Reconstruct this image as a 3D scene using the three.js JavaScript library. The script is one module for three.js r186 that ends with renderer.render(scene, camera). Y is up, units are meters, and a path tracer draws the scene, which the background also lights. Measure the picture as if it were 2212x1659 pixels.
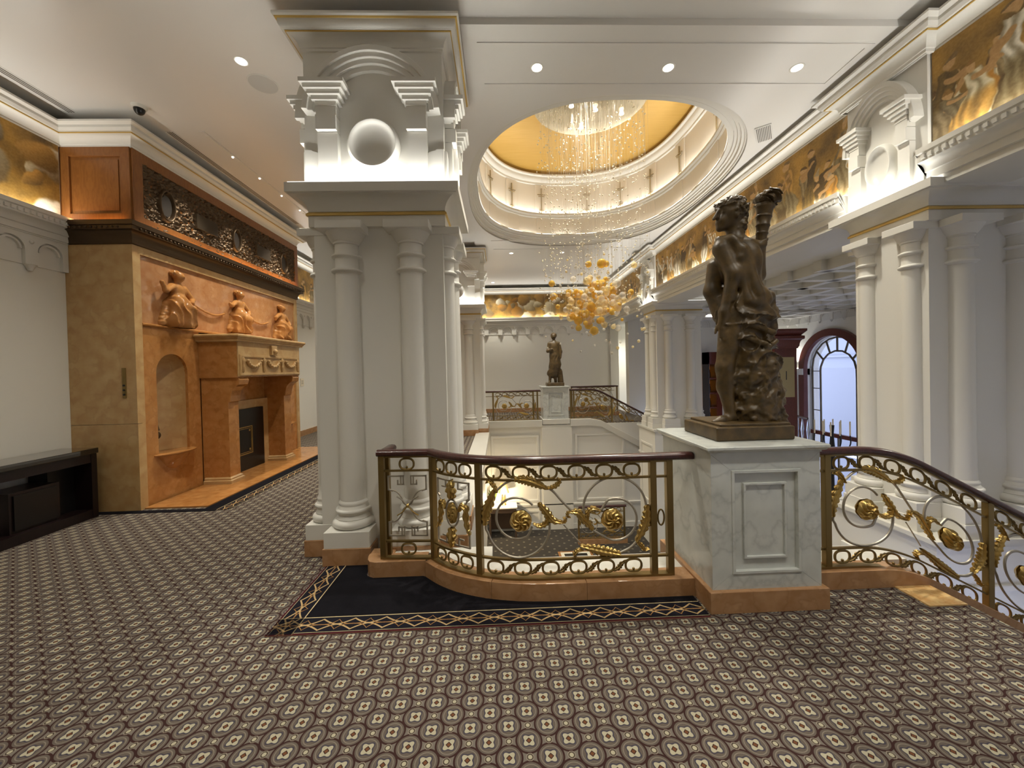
import * as THREE from 'three';
import { mergeGeometries, toCreasedNormals } from 'three/addons/utils/BufferGeometryUtils.js';
import { RectAreaLightUniformsLib } from 'three/addons/lights/RectAreaLightUniformsLib.js';
import { RoundedBoxGeometry } from 'three/addons/geometries/RoundedBoxGeometry.js';
import { ImprovedNoise } from 'three/addons/math/ImprovedNoise.js';

// ---------- camera, renderer, sky ----------
const rad = d => d * Math.PI / 180;
const scene = new THREE.Scene();
const camera = new THREE.PerspectiveCamera(2 * Math.atan(829.5 / 830) * 180 / Math.PI, 2212 / 1659, 0.05, 120);
camera.position.set(0, 1.6, 0);
camera.rotation.order = 'YXZ';
camera.rotation.set(rad(-0.67), rad(-1.77), rad(-1.35));
camera.setViewOffset(2212, 1659, 0, 23, 2212, 1659);
const renderer = new THREE.WebGLRenderer({ antialias: true });
renderer.toneMapping = THREE.LinearToneMapping;
renderer.toneMappingExposure = 0.6;
renderer.shadowMap.enabled = true;
scene.background = new THREE.Color().setRGB(4.0, 4.6, 6.8);   // overcast daylight outside the arched window
RectAreaLightUniformsLib.init();

const WARM = new THREE.Color().setRGB(1.0, 0.95, 0.83), LEDC = new THREE.Color().setRGB(1.0, 0.985, 0.93), AMBER = new THREE.Color().setRGB(1.0, 0.55, 0.2);
function areaLight(w, h, pos, look, color, intensity) {
  const l = new THREE.RectAreaLight(color, intensity, w, h);
  l.position.set(...pos); l.lookAt(...look); scene.add(l); return l;
}
function spotLight(pos, target, color, intensity, angle, penumbra, size = 2) {
  const l = new THREE.SpotLight(color, intensity, 0, angle, penumbra, 2);
  l.position.set(...pos); l.target.position.set(...target); l.castShadow = true; l.shadow.radius = size;
  scene.add(l, l.target); return l;
}

// ---------- helpers ----------
let seed = 12345;
const rnd = () => { seed = (seed * 1664525 + 1013904223) >>> 0; return seed / 4294967296; };
const perlin = new ImprovedNoise();
const noise = (x, y, z = 0) => perlin.noise(x, y, z);
const fbm = (x, y, z = 0, o = 4) => { let s = 0, a = 0.5, f = 1; for (let i = 0; i < o; i++) { s += a * noise(x * f, y * f, z * f + i * 7.3); a *= 0.5; f *= 2.03; } return s; };
const clamp = (v, a = 0, b = 1) => Math.min(b, Math.max(a, v)), mix = (a, b, t) => a + (b - a) * t;
const smooth = (a, b, x) => { const t = clamp((x - a) / (b - a)); return t * t * (3 - 2 * t); };
const used = {};
const numbered = n => { const k = used[n] = (used[n] ?? -1) + 1; return k ? `${n}_${String(k).padStart(3, '0')}` : n; };
function thing(name, label, category, pos = [0, 0, 0], group) {
  const o = new THREE.Group(); o.name = numbered(name); o.position.set(...pos); o.userData = { label, category };
  if (group) o.userData.group = group; scene.add(o); return o;
}
function uvPlanar(g) {           // texture coordinates in metres, along the face's main axis
  const p = g.attributes.position, n = p.count, uv = new Float32Array(n * 2), a = new THREE.Vector3(), b = new THREE.Vector3(), c = new THREE.Vector3();
  for (let i = 0; i < n; i += 3) {
    a.fromBufferAttribute(p, i); b.fromBufferAttribute(p, i + 1); c.fromBufferAttribute(p, i + 2);
    const nn = b.clone().sub(a).cross(c.clone().sub(a)), ax = Math.abs(nn.x), ay = Math.abs(nn.y), az = Math.abs(nn.z);
    [a, b, c].forEach((v, k) => { const q = (i + k) * 2; if (ay >= ax && ay >= az) { uv[q] = v.x; uv[q + 1] = -v.z; } else if (ax >= az) { uv[q] = -v.z; uv[q + 1] = v.y; } else { uv[q] = v.x; uv[q + 1] = v.y; } });
  }
  g.setAttribute('uv', new THREE.BufferAttribute(uv, 2)); return g;
}
function bare(g) { const h = g.index ? g.toNonIndexed() : g; for (const k of Object.keys(h.attributes)) if (!['position', 'normal', 'uv'].includes(k)) h.deleteAttribute(k); if (!h.attributes.normal) h.computeVertexNormals(); if (!h.attributes.uv) uvPlanar(h); return h; }
function join(list, planar = true) { const g = list.length === 1 ? bare(list[0]) : mergeGeometries(list.map(bare)); return planar ? uvPlanar(g) : g; }
function mesh(name, geo, mat, parent = scene, opt = {}) {
  const g = Array.isArray(geo) ? join(geo, opt.planar !== false) : (opt.planar === false ? geo : uvPlanar(bare(geo)));
  const m = new THREE.Mesh(g, mat); m.name = parent === scene ? numbered(name) : name; m.castShadow = m.receiveShadow = true;
  if (opt.pos) m.position.set(...opt.pos); if (opt.label) m.userData.label = opt.label; if (opt.kind) m.userData.kind = opt.kind;
  if (opt.category) m.userData.category = opt.category; if (opt.group) m.userData.group = opt.group;
  parent.add(m); return m;
}
const struct = (name, geo, mat, label) => mesh(name, geo, mat, scene, { kind: 'structure', label, category: name.split('_')[0] });
function copyOf(src, label, pos, rotY) { const c = src.clone(); c.name = numbered(src.name.replace(/_\d{3}$/, '')); c.userData = { ...src.userData, label: label || src.userData.label }; if (pos) c.position.set(...pos); if (rotY !== undefined) c.rotation.y = rotY; scene.add(c); return c; }
const box = (w, h, d, x = 0, y = 0, z = 0) => new THREE.BoxGeometry(w, h, d).translate(x, y, z);
const span = (x0, x1, y0, y1, z0, z1) => box(Math.abs(x1 - x0), Math.abs(y1 - y0), Math.abs(z1 - z0), (x0 + x1) / 2, (y0 + y1) / 2, (z0 + z1) / 2);
const rbox = (w, h, d, r, x = 0, y = 0, z = 0) => new RoundedBoxGeometry(w, h, d, 2, r).translate(x, y, z);
const V = (x, y, z) => new THREE.Vector3(x, y, z);
function creased(g, a = 0.6) { const h = bare(g); return toCreasedNormals(h, a); }
// moulding: profile [[out, y]...] from the bottom up, run along [[x, z]...]; outward is to the left hand of travel seen from below (travel +x: towards +z)
function moulding(profile, path, closed = false) {
  const n = path.length, pts = [];
  for (let i = 0; i < n; i++) {
    const p = path[i], a = closed || i > 0 ? path[(i - 1 + n) % n] : null, b = closed || i < n - 1 ? path[(i + 1) % n] : null;
    const nd = (q, r) => { const dx = r[0] - q[0], dz = r[1] - q[1], l = Math.hypot(dx, dz); return [-dz / l, dx / l]; };
    const n1 = a ? nd(a, p) : null, n2 = b ? nd(p, b) : null; let m;
    if (n1 && n2) { const s = [n1[0] + n2[0], n1[1] + n2[1]], d = 1 + n1[0] * n2[0] + n1[1] * n2[1]; m = [s[0] / d, s[1] / d]; } else m = n1 || n2;
    pts.push(profile.map(([o, y]) => [p[0] + m[0] * o, y, p[1] + m[1] * o]));
  }
  const pos = [], q = (A, B, C, D) => pos.push(...A, ...B, ...C, ...A, ...C, ...D);
  for (let i = 0; i < (closed ? n : n - 1); i++) for (let j = 0; j < profile.length - 1; j++) q(pts[i][j], pts[(i + 1) % n][j], pts[(i + 1) % n][j + 1], pts[i][j + 1]);
  if (!closed) for (const [k, f] of [[0, 1], [n - 1, 0]]) for (let j = 1; j < profile.length - 1; j++) { const A = pts[k][0], B = pts[k][j], C = pts[k][j + 1]; f ? pos.push(...A, ...B, ...C) : pos.push(...A, ...C, ...B); }
  const g = new THREE.BufferGeometry(); g.setAttribute('position', new THREE.Float32BufferAttribute(pos, 3)); g.computeVertexNormals();
  return creased(g, 0.45);
}
const rect = (x0, x1, z0, z1) => [[x0, z0], [x1, z0], [x1, z1], [x0, z1]];   // z0 the front (larger z)
function cove(o0, y0, o1, y1, bulge = 0.5, n = 6) {   // curved run of profile points between two corners
  const r = []; for (let i = 0; i <= n; i++) { const t = i / n, a = t * Math.PI / 2; r.push(bulge > 0 ? [o0 + (o1 - o0) * (1 - Math.cos(a)), y0 + (y1 - y0) * Math.sin(a)] : [o0 + (o1 - o0) * Math.sin(a), y0 + (y1 - y0) * (1 - Math.cos(a))]); } return r;
}
function lathe(pts, seg = 32, crease = 0.7) { return creased(new THREE.LatheGeometry(pts.map(p => new THREE.Vector2(p[0], p[1])), seg), crease); }
function tube(pts, r, seg = 32, rs = 6, closed = false) { return new THREE.TubeGeometry(new THREE.CatmullRomCurve3(pts.map(p => V(...p)), closed, 'centripetal'), seg, r, rs, closed); }
function poly(shapePts, depth, bevel = 0, holes = []) {
  const s = new THREE.Shape(shapePts.map(p => new THREE.Vector2(p[0], p[1])));
  for (const h of holes) s.holes.push(new THREE.Path(h.map(p => new THREE.Vector2(p[0], p[1]))));
  return new THREE.ExtrudeGeometry(s, { depth, bevelEnabled: bevel > 0, bevelSize: bevel, bevelThickness: bevel, bevelSegments: 2, curveSegments: 12 });
}
const arc = (cx, cy, r, a0, a1, n = 24, ry = r) => Array.from({ length: n + 1 }, (_, i) => { const a = a0 + (a1 - a0) * i / n; return [cx + r * Math.cos(a), cy + ry * Math.sin(a)]; });
const frameGeo = (x0, x1, y0, y1, w, d, b = 0.006) => poly([[x0, y0], [x1, y0], [x1, y1], [x0, y1]], d, b, [[[x0 + w, y0 + w], [x0 + w, y1 - w], [x1 - w, y1 - w], [x1 - w, y0 + w]]]);
// signed distances and their mesh (surface nets)
const sdCap = (p, a, b, ra, rb) => { const bx = b[0] - a[0], by = b[1] - a[1], bz = b[2] - a[2], px = p[0] - a[0], py = p[1] - a[1], pz = p[2] - a[2]; const h = clamp((px * bx + py * by + pz * bz) / (bx * bx + by * by + bz * bz + 1e-9)); const dx = px - bx * h, dy = py - by * h, dz = pz - bz * h; return Math.sqrt(dx * dx + dy * dy + dz * dz) - (ra + (rb - ra) * h); };
const sdEll = (p, c, r) => { const x = (p[0] - c[0]) / r[0], y = (p[1] - c[1]) / r[1], z = (p[2] - c[2]) / r[2], k = Math.sqrt(x * x + y * y + z * z); return (k - 1) * Math.min(r[0], r[1], r[2]); };
const smin = (a, b, k) => { const h = Math.max(k - Math.abs(a - b), 0) / k; return Math.min(a, b) - h * h * k * 0.25; };
function nets(f, lo, hi, cell) {
  const nx = Math.ceil((hi[0] - lo[0]) / cell) + 1, ny = Math.ceil((hi[1] - lo[1]) / cell) + 1, nz = Math.ceil((hi[2] - lo[2]) / cell) + 1, val = new Float32Array(nx * ny * nz), p = [0, 0, 0];
  const id = (i, j, k) => i + nx * (j + ny * k);
  for (let k = 0; k < nz; k++) for (let j = 0; j < ny; j++) for (let i = 0; i < nx; i++) { p[0] = lo[0] + i * cell; p[1] = lo[1] + j * cell; p[2] = lo[2] + k * cell; val[id(i, j, k)] = f(p); }
  const vid = new Int32Array(nx * ny * nz).fill(-1), pos = [], idx = [], E = [[0, 1], [0, 2], [0, 4], [1, 3], [1, 5], [2, 3], [2, 6], [3, 7], [4, 5], [4, 6], [5, 7], [6, 7]];
  for (let k = 0; k < nz - 1; k++) for (let j = 0; j < ny - 1; j++) for (let i = 0; i < nx - 1; i++) {
    let m = 0; const c = []; for (let q = 0; q < 8; q++) { c[q] = val[id(i + (q & 1), j + (q >> 1 & 1), k + (q >> 2))]; if (c[q] < 0) m |= 1 << q; }
    if (m === 0 || m === 255) continue; let x = 0, y = 0, z = 0, n = 0;
    for (const [a, b] of E) if ((c[a] < 0) !== (c[b] < 0)) { const t = c[a] / (c[a] - c[b]); x += (a & 1) + ((b & 1) - (a & 1)) * t; y += (a >> 1 & 1) + ((b >> 1 & 1) - (a >> 1 & 1)) * t; z += (a >> 2) + ((b >> 2) - (a >> 2)) * t; n++; }
    vid[id(i, j, k)] = pos.length / 3; pos.push(lo[0] + (i + x / n) * cell, lo[1] + (j + y / n) * cell, lo[2] + (k + z / n) * cell);
  }
  const quad = (a, b, c, d, flip) => { if (a < 0 || b < 0 || c < 0 || d < 0) return; flip ? idx.push(a, c, b, a, d, c) : idx.push(a, b, c, a, c, d); };
  for (let k = 1; k < nz - 1; k++) for (let j = 1; j < ny - 1; j++) for (let i = 1; i < nx - 1; i++) {
    const s = val[id(i, j, k)] < 0;
    if (s !== (val[id(i + 1, j, k)] < 0)) quad(vid[id(i, j - 1, k - 1)], vid[id(i, j, k - 1)], vid[id(i, j, k)], vid[id(i, j - 1, k)], !s);
    if (s !== (val[id(i, j + 1, k)] < 0)) quad(vid[id(i - 1, j, k - 1)], vid[id(i - 1, j, k)], vid[id(i, j, k)], vid[id(i, j, k - 1)], !s);
    if (s !== (val[id(i, j, k + 1)] < 0)) quad(vid[id(i - 1, j - 1, k)], vid[id(i, j - 1, k)], vid[id(i, j, k)], vid[id(i - 1, j, k)], !s);
  }
  const g = new THREE.BufferGeometry(); g.setAttribute('position', new THREE.Float32BufferAttribute(pos, 3)); g.setIndex(idx); g.computeVertexNormals(); return g;
}

// ---------- textures ----------
function tex(w, h, fn, size = [1, 1], srgb = true, mirror = false) {
  const d = new Uint8Array(w * h * 4); for (let j = 0; j < h; j++) for (let i = 0; i < w; i++) { const c = fn((i + 0.5) / w, (j + 0.5) / h), k = (j * w + i) * 4; d[k] = clamp(c[0]) * 255; d[k + 1] = clamp(c[1]) * 255; d[k + 2] = clamp(c[2]) * 255; d[k + 3] = 255; }
  const t = new THREE.DataTexture(d, w, h); t.magFilter = THREE.LinearFilter; t.minFilter = THREE.LinearFilter; t.wrapS = t.wrapT = mirror ? THREE.MirroredRepeatWrapping : THREE.RepeatWrapping; t.repeat.set(1 / size[0], 1 / size[1]); if (srgb) t.colorSpace = THREE.SRGBColorSpace; t.needsUpdate = true; return t;
}
const hex = h => [(h >> 16) / 255, (h >> 8 & 255) / 255, (h & 255) / 255];
const lerp3 = (a, b, t) => [mix(a[0], b[0], t), mix(a[1], b[1], t), mix(a[2], b[2], t)];
const per = (u, v, s, f) => f(u * s * 4, v * s * 4, s);   // for textures that are mirrored where they repeat
const M = (o) => new THREE.MeshStandardMaterial(o), MP = o => new THREE.MeshPhysicalMaterial(o);
// ---------- materials ----------
const white = M({ color: new THREE.Color().setRGB(0.74, 0.72, 0.66), roughness: 0.45 });
const wallPaint = M({ color: new THREE.Color().setRGB(0.83, 0.81, 0.735), roughness: 0.7 });
const ceilPaint = M({ color: new THREE.Color().setRGB(0.74, 0.72, 0.68), roughness: 0.32 });
const drumPaint = M({ color: new THREE.Color().setRGB(0.74, 0.68, 0.58), roughness: 0.6 });
const goldTrim = M({ color: new THREE.Color().setRGB(0.62, 0.42, 0.12), roughness: 0.4, metalness: 0.35 });
const ventDark = M({ color: 0x6b665e, roughness: 0.8 });
const ledGlow = M({ color: 0xffffff, emissive: LEDC, emissiveIntensity: 3 });
const lampGlow = M({ color: 0xffffff, emissive: WARM, emissiveIntensity: 6 });
const amberGlow = M({ color: 0xffffff, emissive: AMBER, emissiveIntensity: 4 });
const CW = 0.172, CH = 0.142;
const carpetTex = tex(512, 424, (u, v) => {
  const x = u * CW, y = v * CH; let best = 9, bx = 0, by = 0, hole = 9;
  for (const [a, b] of [[0, 0], [CW, 0], [0, CH], [CW, CH], [CW / 2, CH / 2]]) { const d = Math.hypot(x - a, y - b); if (d < best) { best = d; bx = x - a; by = y - b; } }
  for (const [a, b] of [[CW / 2, 0], [0, CH / 2], [CW, CH / 2], [CW / 2, CH]]) hole = Math.min(hole, Math.max(Math.abs(x - a), Math.abs(y - b), (Math.abs(x - a) + Math.abs(y - b)) * 0.72));
  const field = hex(0x6f675f), dark = hex(0x3b2825), cream = hex(0xa8a18a), navy = hex(0x444049), ringC = hex(0x5f564e);
  let c = field; const g = 0.06 * fbm(u * 60, v * 50, 3, 2); const th = Math.atan2(by, bx);
  if (best < 0.0585) c = dark; if (best < 0.0505) c = ringC; if (best > 0.0395 && best < 0.043) c = hex(0x7d7468);
  const lob = 0.0242 + 0.0052 * Math.cos(4 * (th - Math.PI / 4));
  if (best < lob + 0.0065) c = navy; if (best < lob) c = cream; if (Math.abs(bx) + Math.abs(by) < 0.0135) c = dark;  if (Math.abs(bx) + Math.abs(by) < 0.009) c = hex(0x6b4630);
  if (hole < 0.0165) c = hex(0x8a8073); if (hole < 0.0135) c = hex(0x4a4038); if (hole < 0.0088) c = cream;
  return c.map(t => t + g);
}, [CW, CH]);
const carpet = MP({ map: carpetTex, roughness: 0.95, specularIntensity: 0.15 });
const navyCarpet = MP({ specularIntensity: 0.15, map: tex(256, 256, (u, v) => { const n = 0.5 + 0.5 * per(u, v, 2.2, (a, b, c) => fbm(a, b, c, 5)), g = rnd() * 0.025; return lerp3(hex(0x0d0d11), hex(0x1b191d), n).map(t => t + g); }, [0.9, 0.9], true, true), roughness: 0.95 });
const chainTex = tex(256, 192, (u, v) => {   // u along (0.2 m), v across (0.165 m): 0 the field side, 1 the outer edge
  const cream = hex(0xcdb98c), tan = hex(0x9a7448), bg = hex(0x1e1d24), red = hex(0x4c1c22);
  if (v > 0.94) return red; if (v > 0.905) return bg; if (v > 0.885) return cream; if (v < 0.04) return cream;
  const x = (u - 0.5) * 0.2, y = (v - 0.47) * 0.165; let c = bg;
  const t = Math.abs(x) / 0.1, A = 0.052, Y0 = A * Math.pow(1 - t, 1.5), e = Math.abs(y) - Y0;
  if (Math.abs(e) < 0.0062) c = tan; if (Math.abs(e - 0.0035) < 0.0016 || Math.abs(e + 0.0035) < 0.0016) c = cream; if (Math.abs(x) + Math.abs(y) < 0.012) c = hex(0x3a2620);
  const e2 = Math.abs(Math.abs(y) - A * 0.9 * Math.pow(t, 3.2)); if (e2 < 0.0036) c = tan;
  return c;
}, [0.2, 0.165]);
const chainCarpet = MP({ specularIntensity: 0.15, map: chainTex, roughness: 0.95 });
const lowerCarpet = MP({ specularIntensity: 0.15, map: tex(128, 128, (u, v) => { const d = Math.min(Math.hypot(u - 0.25, v - 0.25), Math.hypot(u - 0.75, v - 0.75)); return d < 0.1 ? hex(0x6e675a) : hex(0x423e39); }, [0.3, 0.3]), roughness: 0.95 });
function marbleTex(base, dark, light, size, vein = 0.5, w = 384) {
  return tex(w, w, (u, v) => { const n = per(u, v, 1.3, (a, b, c) => fbm(a + 5, b, c, 5)), m = per(u, v, 3.1, (a, b, c) => fbm(a, b + 9, c, 4)); const k = Math.pow(1 - Math.min(1, Math.abs(n + 0.35 * m) * 6), 3) * vein; let c = lerp3(base, light, clamp(0.5 + m * 1.5)); return lerp3(c, dark, clamp(k + Math.max(0, -n) * 0.5)); }, [size * 1.6, size * 1.6], true, true);
}
const tanMarble = M({ map: marbleTex(hex(0xa67c55), hex(0x86603e), hex(0xb8906a), 0.7, 0.3), roughness: 0.2 });
const palerMarble = M({ map: marbleTex(hex(0xb8925f), hex(0x9a7244), hex(0xc8a877), 1.1, 0.25), roughness: 0.28 });
const orangeMarble = M({ map: marbleTex(hex(0xae763f), hex(0x8a5a2c), hex(0xc08a52), 0.9, 0.3), roughness: 0.13 });
const slabMarble = M({ map: marbleTex(hex(0xd2a468), hex(0xb07c44), hex(0xe4c890), 0.5, 0.4), roughness: 0.25 });
const whiteMarble = M({ map: tex(512, 512, (u, v) => { const n = per(u, v, 0.9, (a, b, c) => fbm(a + 3, b, c, 6)), m = per(u, v, 2.7, (a, b, c) => fbm(a, b + 4, c, 4)); const k = Math.pow(1 - Math.min(1, Math.abs(n * 1.2 + 0.3 * m) * 9), 2) * 0.3; return lerp3(lerp3(hex(0xd4d6d0), hex(0xc3c6c1), clamp(0.5 + m)), hex(0x8b8e8c), k); }, [1.4, 1.4], true, true), roughness: 0.14 });
const copingMarble = M({ color: 0xd8d5cb, roughness: 0.2 });
function woodTex(a, b, size) { return tex(256, 256, (u, v) => { const n = per(u, v, 1, (x, y, z) => fbm(x * 3, y, z * 3, 4)), s = 0.5 + 0.5 * Math.sin((u * 14 + n * 2.2) * 2 * Math.PI), g = 0.5 + 0.5 * noise(u * 90, v * 5, 2); return lerp3(a, b, clamp(s * 0.5 + g * 0.5)); }, [size, size], true, true); }
const cabinetWood = M({ map: woodTex(hex(0x7a4a20), hex(0x8c5a2a), 0.8), roughness: 0.35 });
const darkWood = MP({ map: woodTex(hex(0x31100d), hex(0x48201a), 0.5), roughness: 0.3, clearcoat: 0.6, clearcoatRoughness: 0.15 });
const redWood = M({ map: woodTex(hex(0x5a2a1e), hex(0x723628), 0.7), roughness: 0.3 });
const blackWood = M({ map: woodTex(hex(0x120b0a), hex(0x221313), 0.5), roughness: 0.3 });
const blackLac = M({ color: 0x100d0c, roughness: 0.35 });
const bronze = M({ color: new THREE.Color().setRGB(0.095, 0.062, 0.035), roughness: 0.42, metalness: 0.8 });
const railBronze = M({ color: new THREE.Color().setRGB(0.24, 0.165, 0.06), roughness: 0.36, metalness: 0.8 });
const railGrey = M({ color: new THREE.Color().setRGB(0.42, 0.38, 0.31), roughness: 0.42, metalness: 0.7 });
const brass = M({ color: new THREE.Color().setRGB(0.52, 0.36, 0.12), roughness: 0.34, metalness: 0.85 });
const terracotta = M({ map: tex(512, 512, (u, v) => { const n = per(u, v, 1.8, (a, b, c) => fbm(a, b, c, 5)); return lerp3(hex(0x40321b), hex(0x5d4928), clamp(0.5 + n * 1.4)); }, [0.5, 0.5], true, true), roughness: 0.42 });
const iron = M({ color: 0x14130f, roughness: 0.5 });
const black = M({ color: 0x0a0a0a, roughness: 0.3 });
const goldCeil = M({ map: tex(256, 256, (u, v) => { const s = 0.06 * noise(u * 4, v * 160, 1) + 0.05 * noise(u * 2, v * 60, 5); return lerp3(hex(0xcba048), hex(0xdcb668), clamp(0.5 + s * 6)); }, [1.5, 1.5]), roughness: 0.4, metalness: 0.3 });
const mirrorDisc = M({ map: tex(256, 256, (u, v) => { const s = noise(u * 120, v * 8, 1); return lerp3(hex(0xb7ab8e), hex(0xd8d0ba), clamp(0.5 + s * 0.8)); }, [1, 1]), roughness: 0.2, metalness: 0.8 });
const paneGlass = MP({ color: 0xffffff, transmission: 1, thickness: 0, roughness: 0.02 });
const frosted = M({ color: 0xf0e6cf, roughness: 0.5 });
// ---------- the setting ----------
const CEIL = 4.66, BAY = 4.60, LX = -5.13, RX = 3.95, BZ = -14.2, LOW = -3.0;
const OC = [1.635, -6.85], OR = [1.985, 2.38], OS = [2.11, 2.62], ON = 2.5;
const oval = (k = 0, n = 72, R = OR) => Array.from({ length: n }, (_, i) => { const a = i / n * Math.PI * 2, c = Math.cos(a), s = Math.sin(a); return [OC[0] + (R[0] + k) * Math.sign(c) * Math.pow(Math.abs(c), 2 / ON), OC[1] + (R[1] + k) * Math.sign(s) * Math.pow(Math.abs(s), 2 / ON)]; });
// floors
struct('floor', [span(LX, -1.0, -0.3, 0, 3.2, BZ), span(-1.0, 3.0, -0.3, 0, 3.2, -2.72), span(-1.0, -0.45, -0.3, 0, -2.72, BZ), span(-0.45, 4.4, -0.3, 0, -10.95, BZ), span(-1.0, -0.2, -0.3, -0.001, -2.72, -3.3)], carpet, 'brown carpet woven with cream flower medallions');
struct('floor', [span(-0.45, 4.0, LOW - 0.2, LOW, -2.9, -10.9)], lowerCarpet, 'dark grey dotted carpet on the storey below');
const stoneFloor = M({ color: new THREE.Color().setRGB(0.6, 0.58, 0.55), roughness: 0.15 });
struct('floor', [span(4.0, 12, LOW - 0.2, LOW, 3.2, -17)], stoneFloor, 'pale polished stone floor of the lower lobby');
// ceiling slab with the oval hole, and the lowered bay around the oval
const flatHole = (x0, x1, z0, z1, y0, y1) => { const s = poly([[x0, -z0], [x1, -z0], [x1, -z1], [x0, -z1]], y1 - y0, 0, [oval(0, 96, OS).map(p => [p[0], -p[1]]).reverse()]); s.rotateX(-Math.PI / 2); s.translate(0, y0, 0); return s; };
const ceilM = struct('ceiling', [flatHole(LX - 0.6, RX + 0.55, 3.2, BZ - 0.6, CEIL, CEIL + 0.2)], ceilPaint, 'off-white plaster ceiling');
const bayM = struct('ceiling', [flatHole(-0.53, RX, -3.38, -9.9, BAY, CEIL)], ceilPaint, 'lowered plaster bay around the oval dome opening');
{ // panel mouldings on the bay
  const fr = (x0, x1, z0, z1, w, y) => { const g = frameGeo(x0, x1, -z0, -z1, w, 0.012, 0.004); g.rotateX(Math.PI / 2); g.scale(1, 1, -1); return g; };
  const flat = (x0, x1, z0, z1, w) => [span(x0, x1, BAY - 0.008, BAY, z0, z0 - w), span(x0, x1, BAY - 0.008, BAY, z1 + w, z1), span(x0, x0 + w, BAY - 0.008, BAY, z0 - w, z1 + w), span(x1 - w, x1, BAY - 0.008, BAY, z0 - w, z1 + w)];
  const t = mesh('panel_moulding', [...flat(-0.14, 3.62, -3.56, -4.12, 0.05)], ceilPaint, bayM);
  mesh('panel_moulding', [...flat(-0.14, 3.62, -9.0, -9.7, 0.05)], ceilPaint, bayM);
}
// oval rim mouldings, drum, ledge, dome ceiling
const rimPath = k => oval(k, 72).map(p => [p[0], p[1]]);       // runs so that 'outward' of moulding() needs a check of sign
const ringMoulding = (profile, mixed = false) => { // profile [[out from the drum's oval, y]], or [[0 soffit edge .. 1 drum, y]]
  const P = profile.map(([o]) => mixed ? oval(0, 96, [mix(OS[0], OR[0], o), mix(OS[1], OR[1], o)]) : oval(o, 96)), pos = []; const n = 96;
  for (let i = 0; i < n; i++) for (let j = 0; j < profile.length - 1; j++) { const a = [P[j][i][0], profile[j][1], P[j][i][1]], b = [P[j][(i + 1) % n][0], profile[j][1], P[j][(i + 1) % n][1]], c = [P[j + 1][(i + 1) % n][0], profile[j + 1][1], P[j + 1][(i + 1) % n][1]], d = [P[j + 1][i][0], profile[j + 1][1], P[j + 1][i][1]]; pos.push(...a, ...b, ...c, ...a, ...c, ...d); }
  const g = new THREE.BufferGeometry(); g.setAttribute('position', new THREE.Float32BufferAttribute(pos, 3)); g.computeVertexNormals(); return creased(g, 0.5);
};
mesh('rim_moulding', [ringMoulding([[0, BAY], [0, BAY + 0.03], [0.14, BAY + 0.032], [0.16, BAY + 0.055], [0.36, BAY + 0.06], [0.4, BAY + 0.08], [0.4, BAY + 0.095], [0.6, BAY + 0.1], [0.66, BAY + 0.125], [0.86, BAY + 0.13], [0.88, BAY + 0.15], [1.3, BAY + 0.155], [1.34, BAY + 0.19], [1.28, BAY + 0.19], [1.26, BAY + 0.165], [0.98, BAY + 0.165]], true)], white, bayM);
const DOME = 6.27;
const drum = struct('wall_dome', [ringMoulding([[0, BAY + 0.15], [0, 5.22], [0.07, 5.24], [0.07, DOME + 0.15], [0.4, DOME + 0.15], [0.4, CEIL + 0.16], [0.0, CEIL + 0.15]])], drumPaint, 'beige oval drum wall under the gilded dome');
mesh('ledge', [ringMoulding([[0.0, 5.17], [-0.03, 5.185], [-0.03, 5.22], [-0.065, 5.235], [-0.065, 5.275], [-0.05, 5.275], [-0.05, 5.25], [0.06, 5.25]])], white, drum);
mesh('cornice', [ringMoulding([[0.07, 5.99], [0.04, 6.0], [0.04, 6.04], [0.0, 6.07], [-0.02, 6.11], [-0.02, 6.15], [-0.06, 6.17], [-0.06, 6.2], [0.07, 6.2]])], white, drum);
{ // pilaster strips with little cross shaped sconces round the drum
  const n = 16; const P = oval(0.07, 480), P2 = oval(0, 480);
  for (let i = 0; i < n; i++) {
    const k = Math.round(i * 480 / n + 15) % 480, p = P[k], q = P[(k + 2) % 480], th = Math.atan2(-(q[1] - p[1]), q[0] - p[0]);
    const put = (g, off) => { g.rotateY(th + Math.PI); const nx = OC[0] - p[0], nz = OC[1] - p[1], l = Math.hypot(nx, nz); return g.translate(p[0] + nx / l * off, 0, p[1] + nz / l * off); };
    mesh('pilaster', [put(box(0.3, 0.74, 0.03, 0, 5.62, 0), 0.01), put(box(0.3, 0.42, 0.03, 0, 4.97, 0), 0.075)], drumPaint, drum);
    mesh('cross_ornament', [put(box(0.02, 0.56, 0.02, 0, 5.62, 0), 0.04), put(box(0.2, 0.014, 0.02, 0, 5.75, 0), 0.045), put(box(0.15, 0.014, 0.02, 0, 5.71, 0), 0.045), put(box(0.12, 0.012, 0.02, 0, 5.37, 0), 0.045)], M({ color: 0xa89878, roughness: 0.4, metalness: 0.4 }), drum);
  }
}
{ const s = poly(oval(0.2).map(p => [p[0], -p[1]]), 0.1); s.rotateX(-Math.PI / 2); s.translate(0, DOME, 0); struct('ceiling', [s], goldCeil, 'gold leaf ceiling of the oval dome'); }
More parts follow.
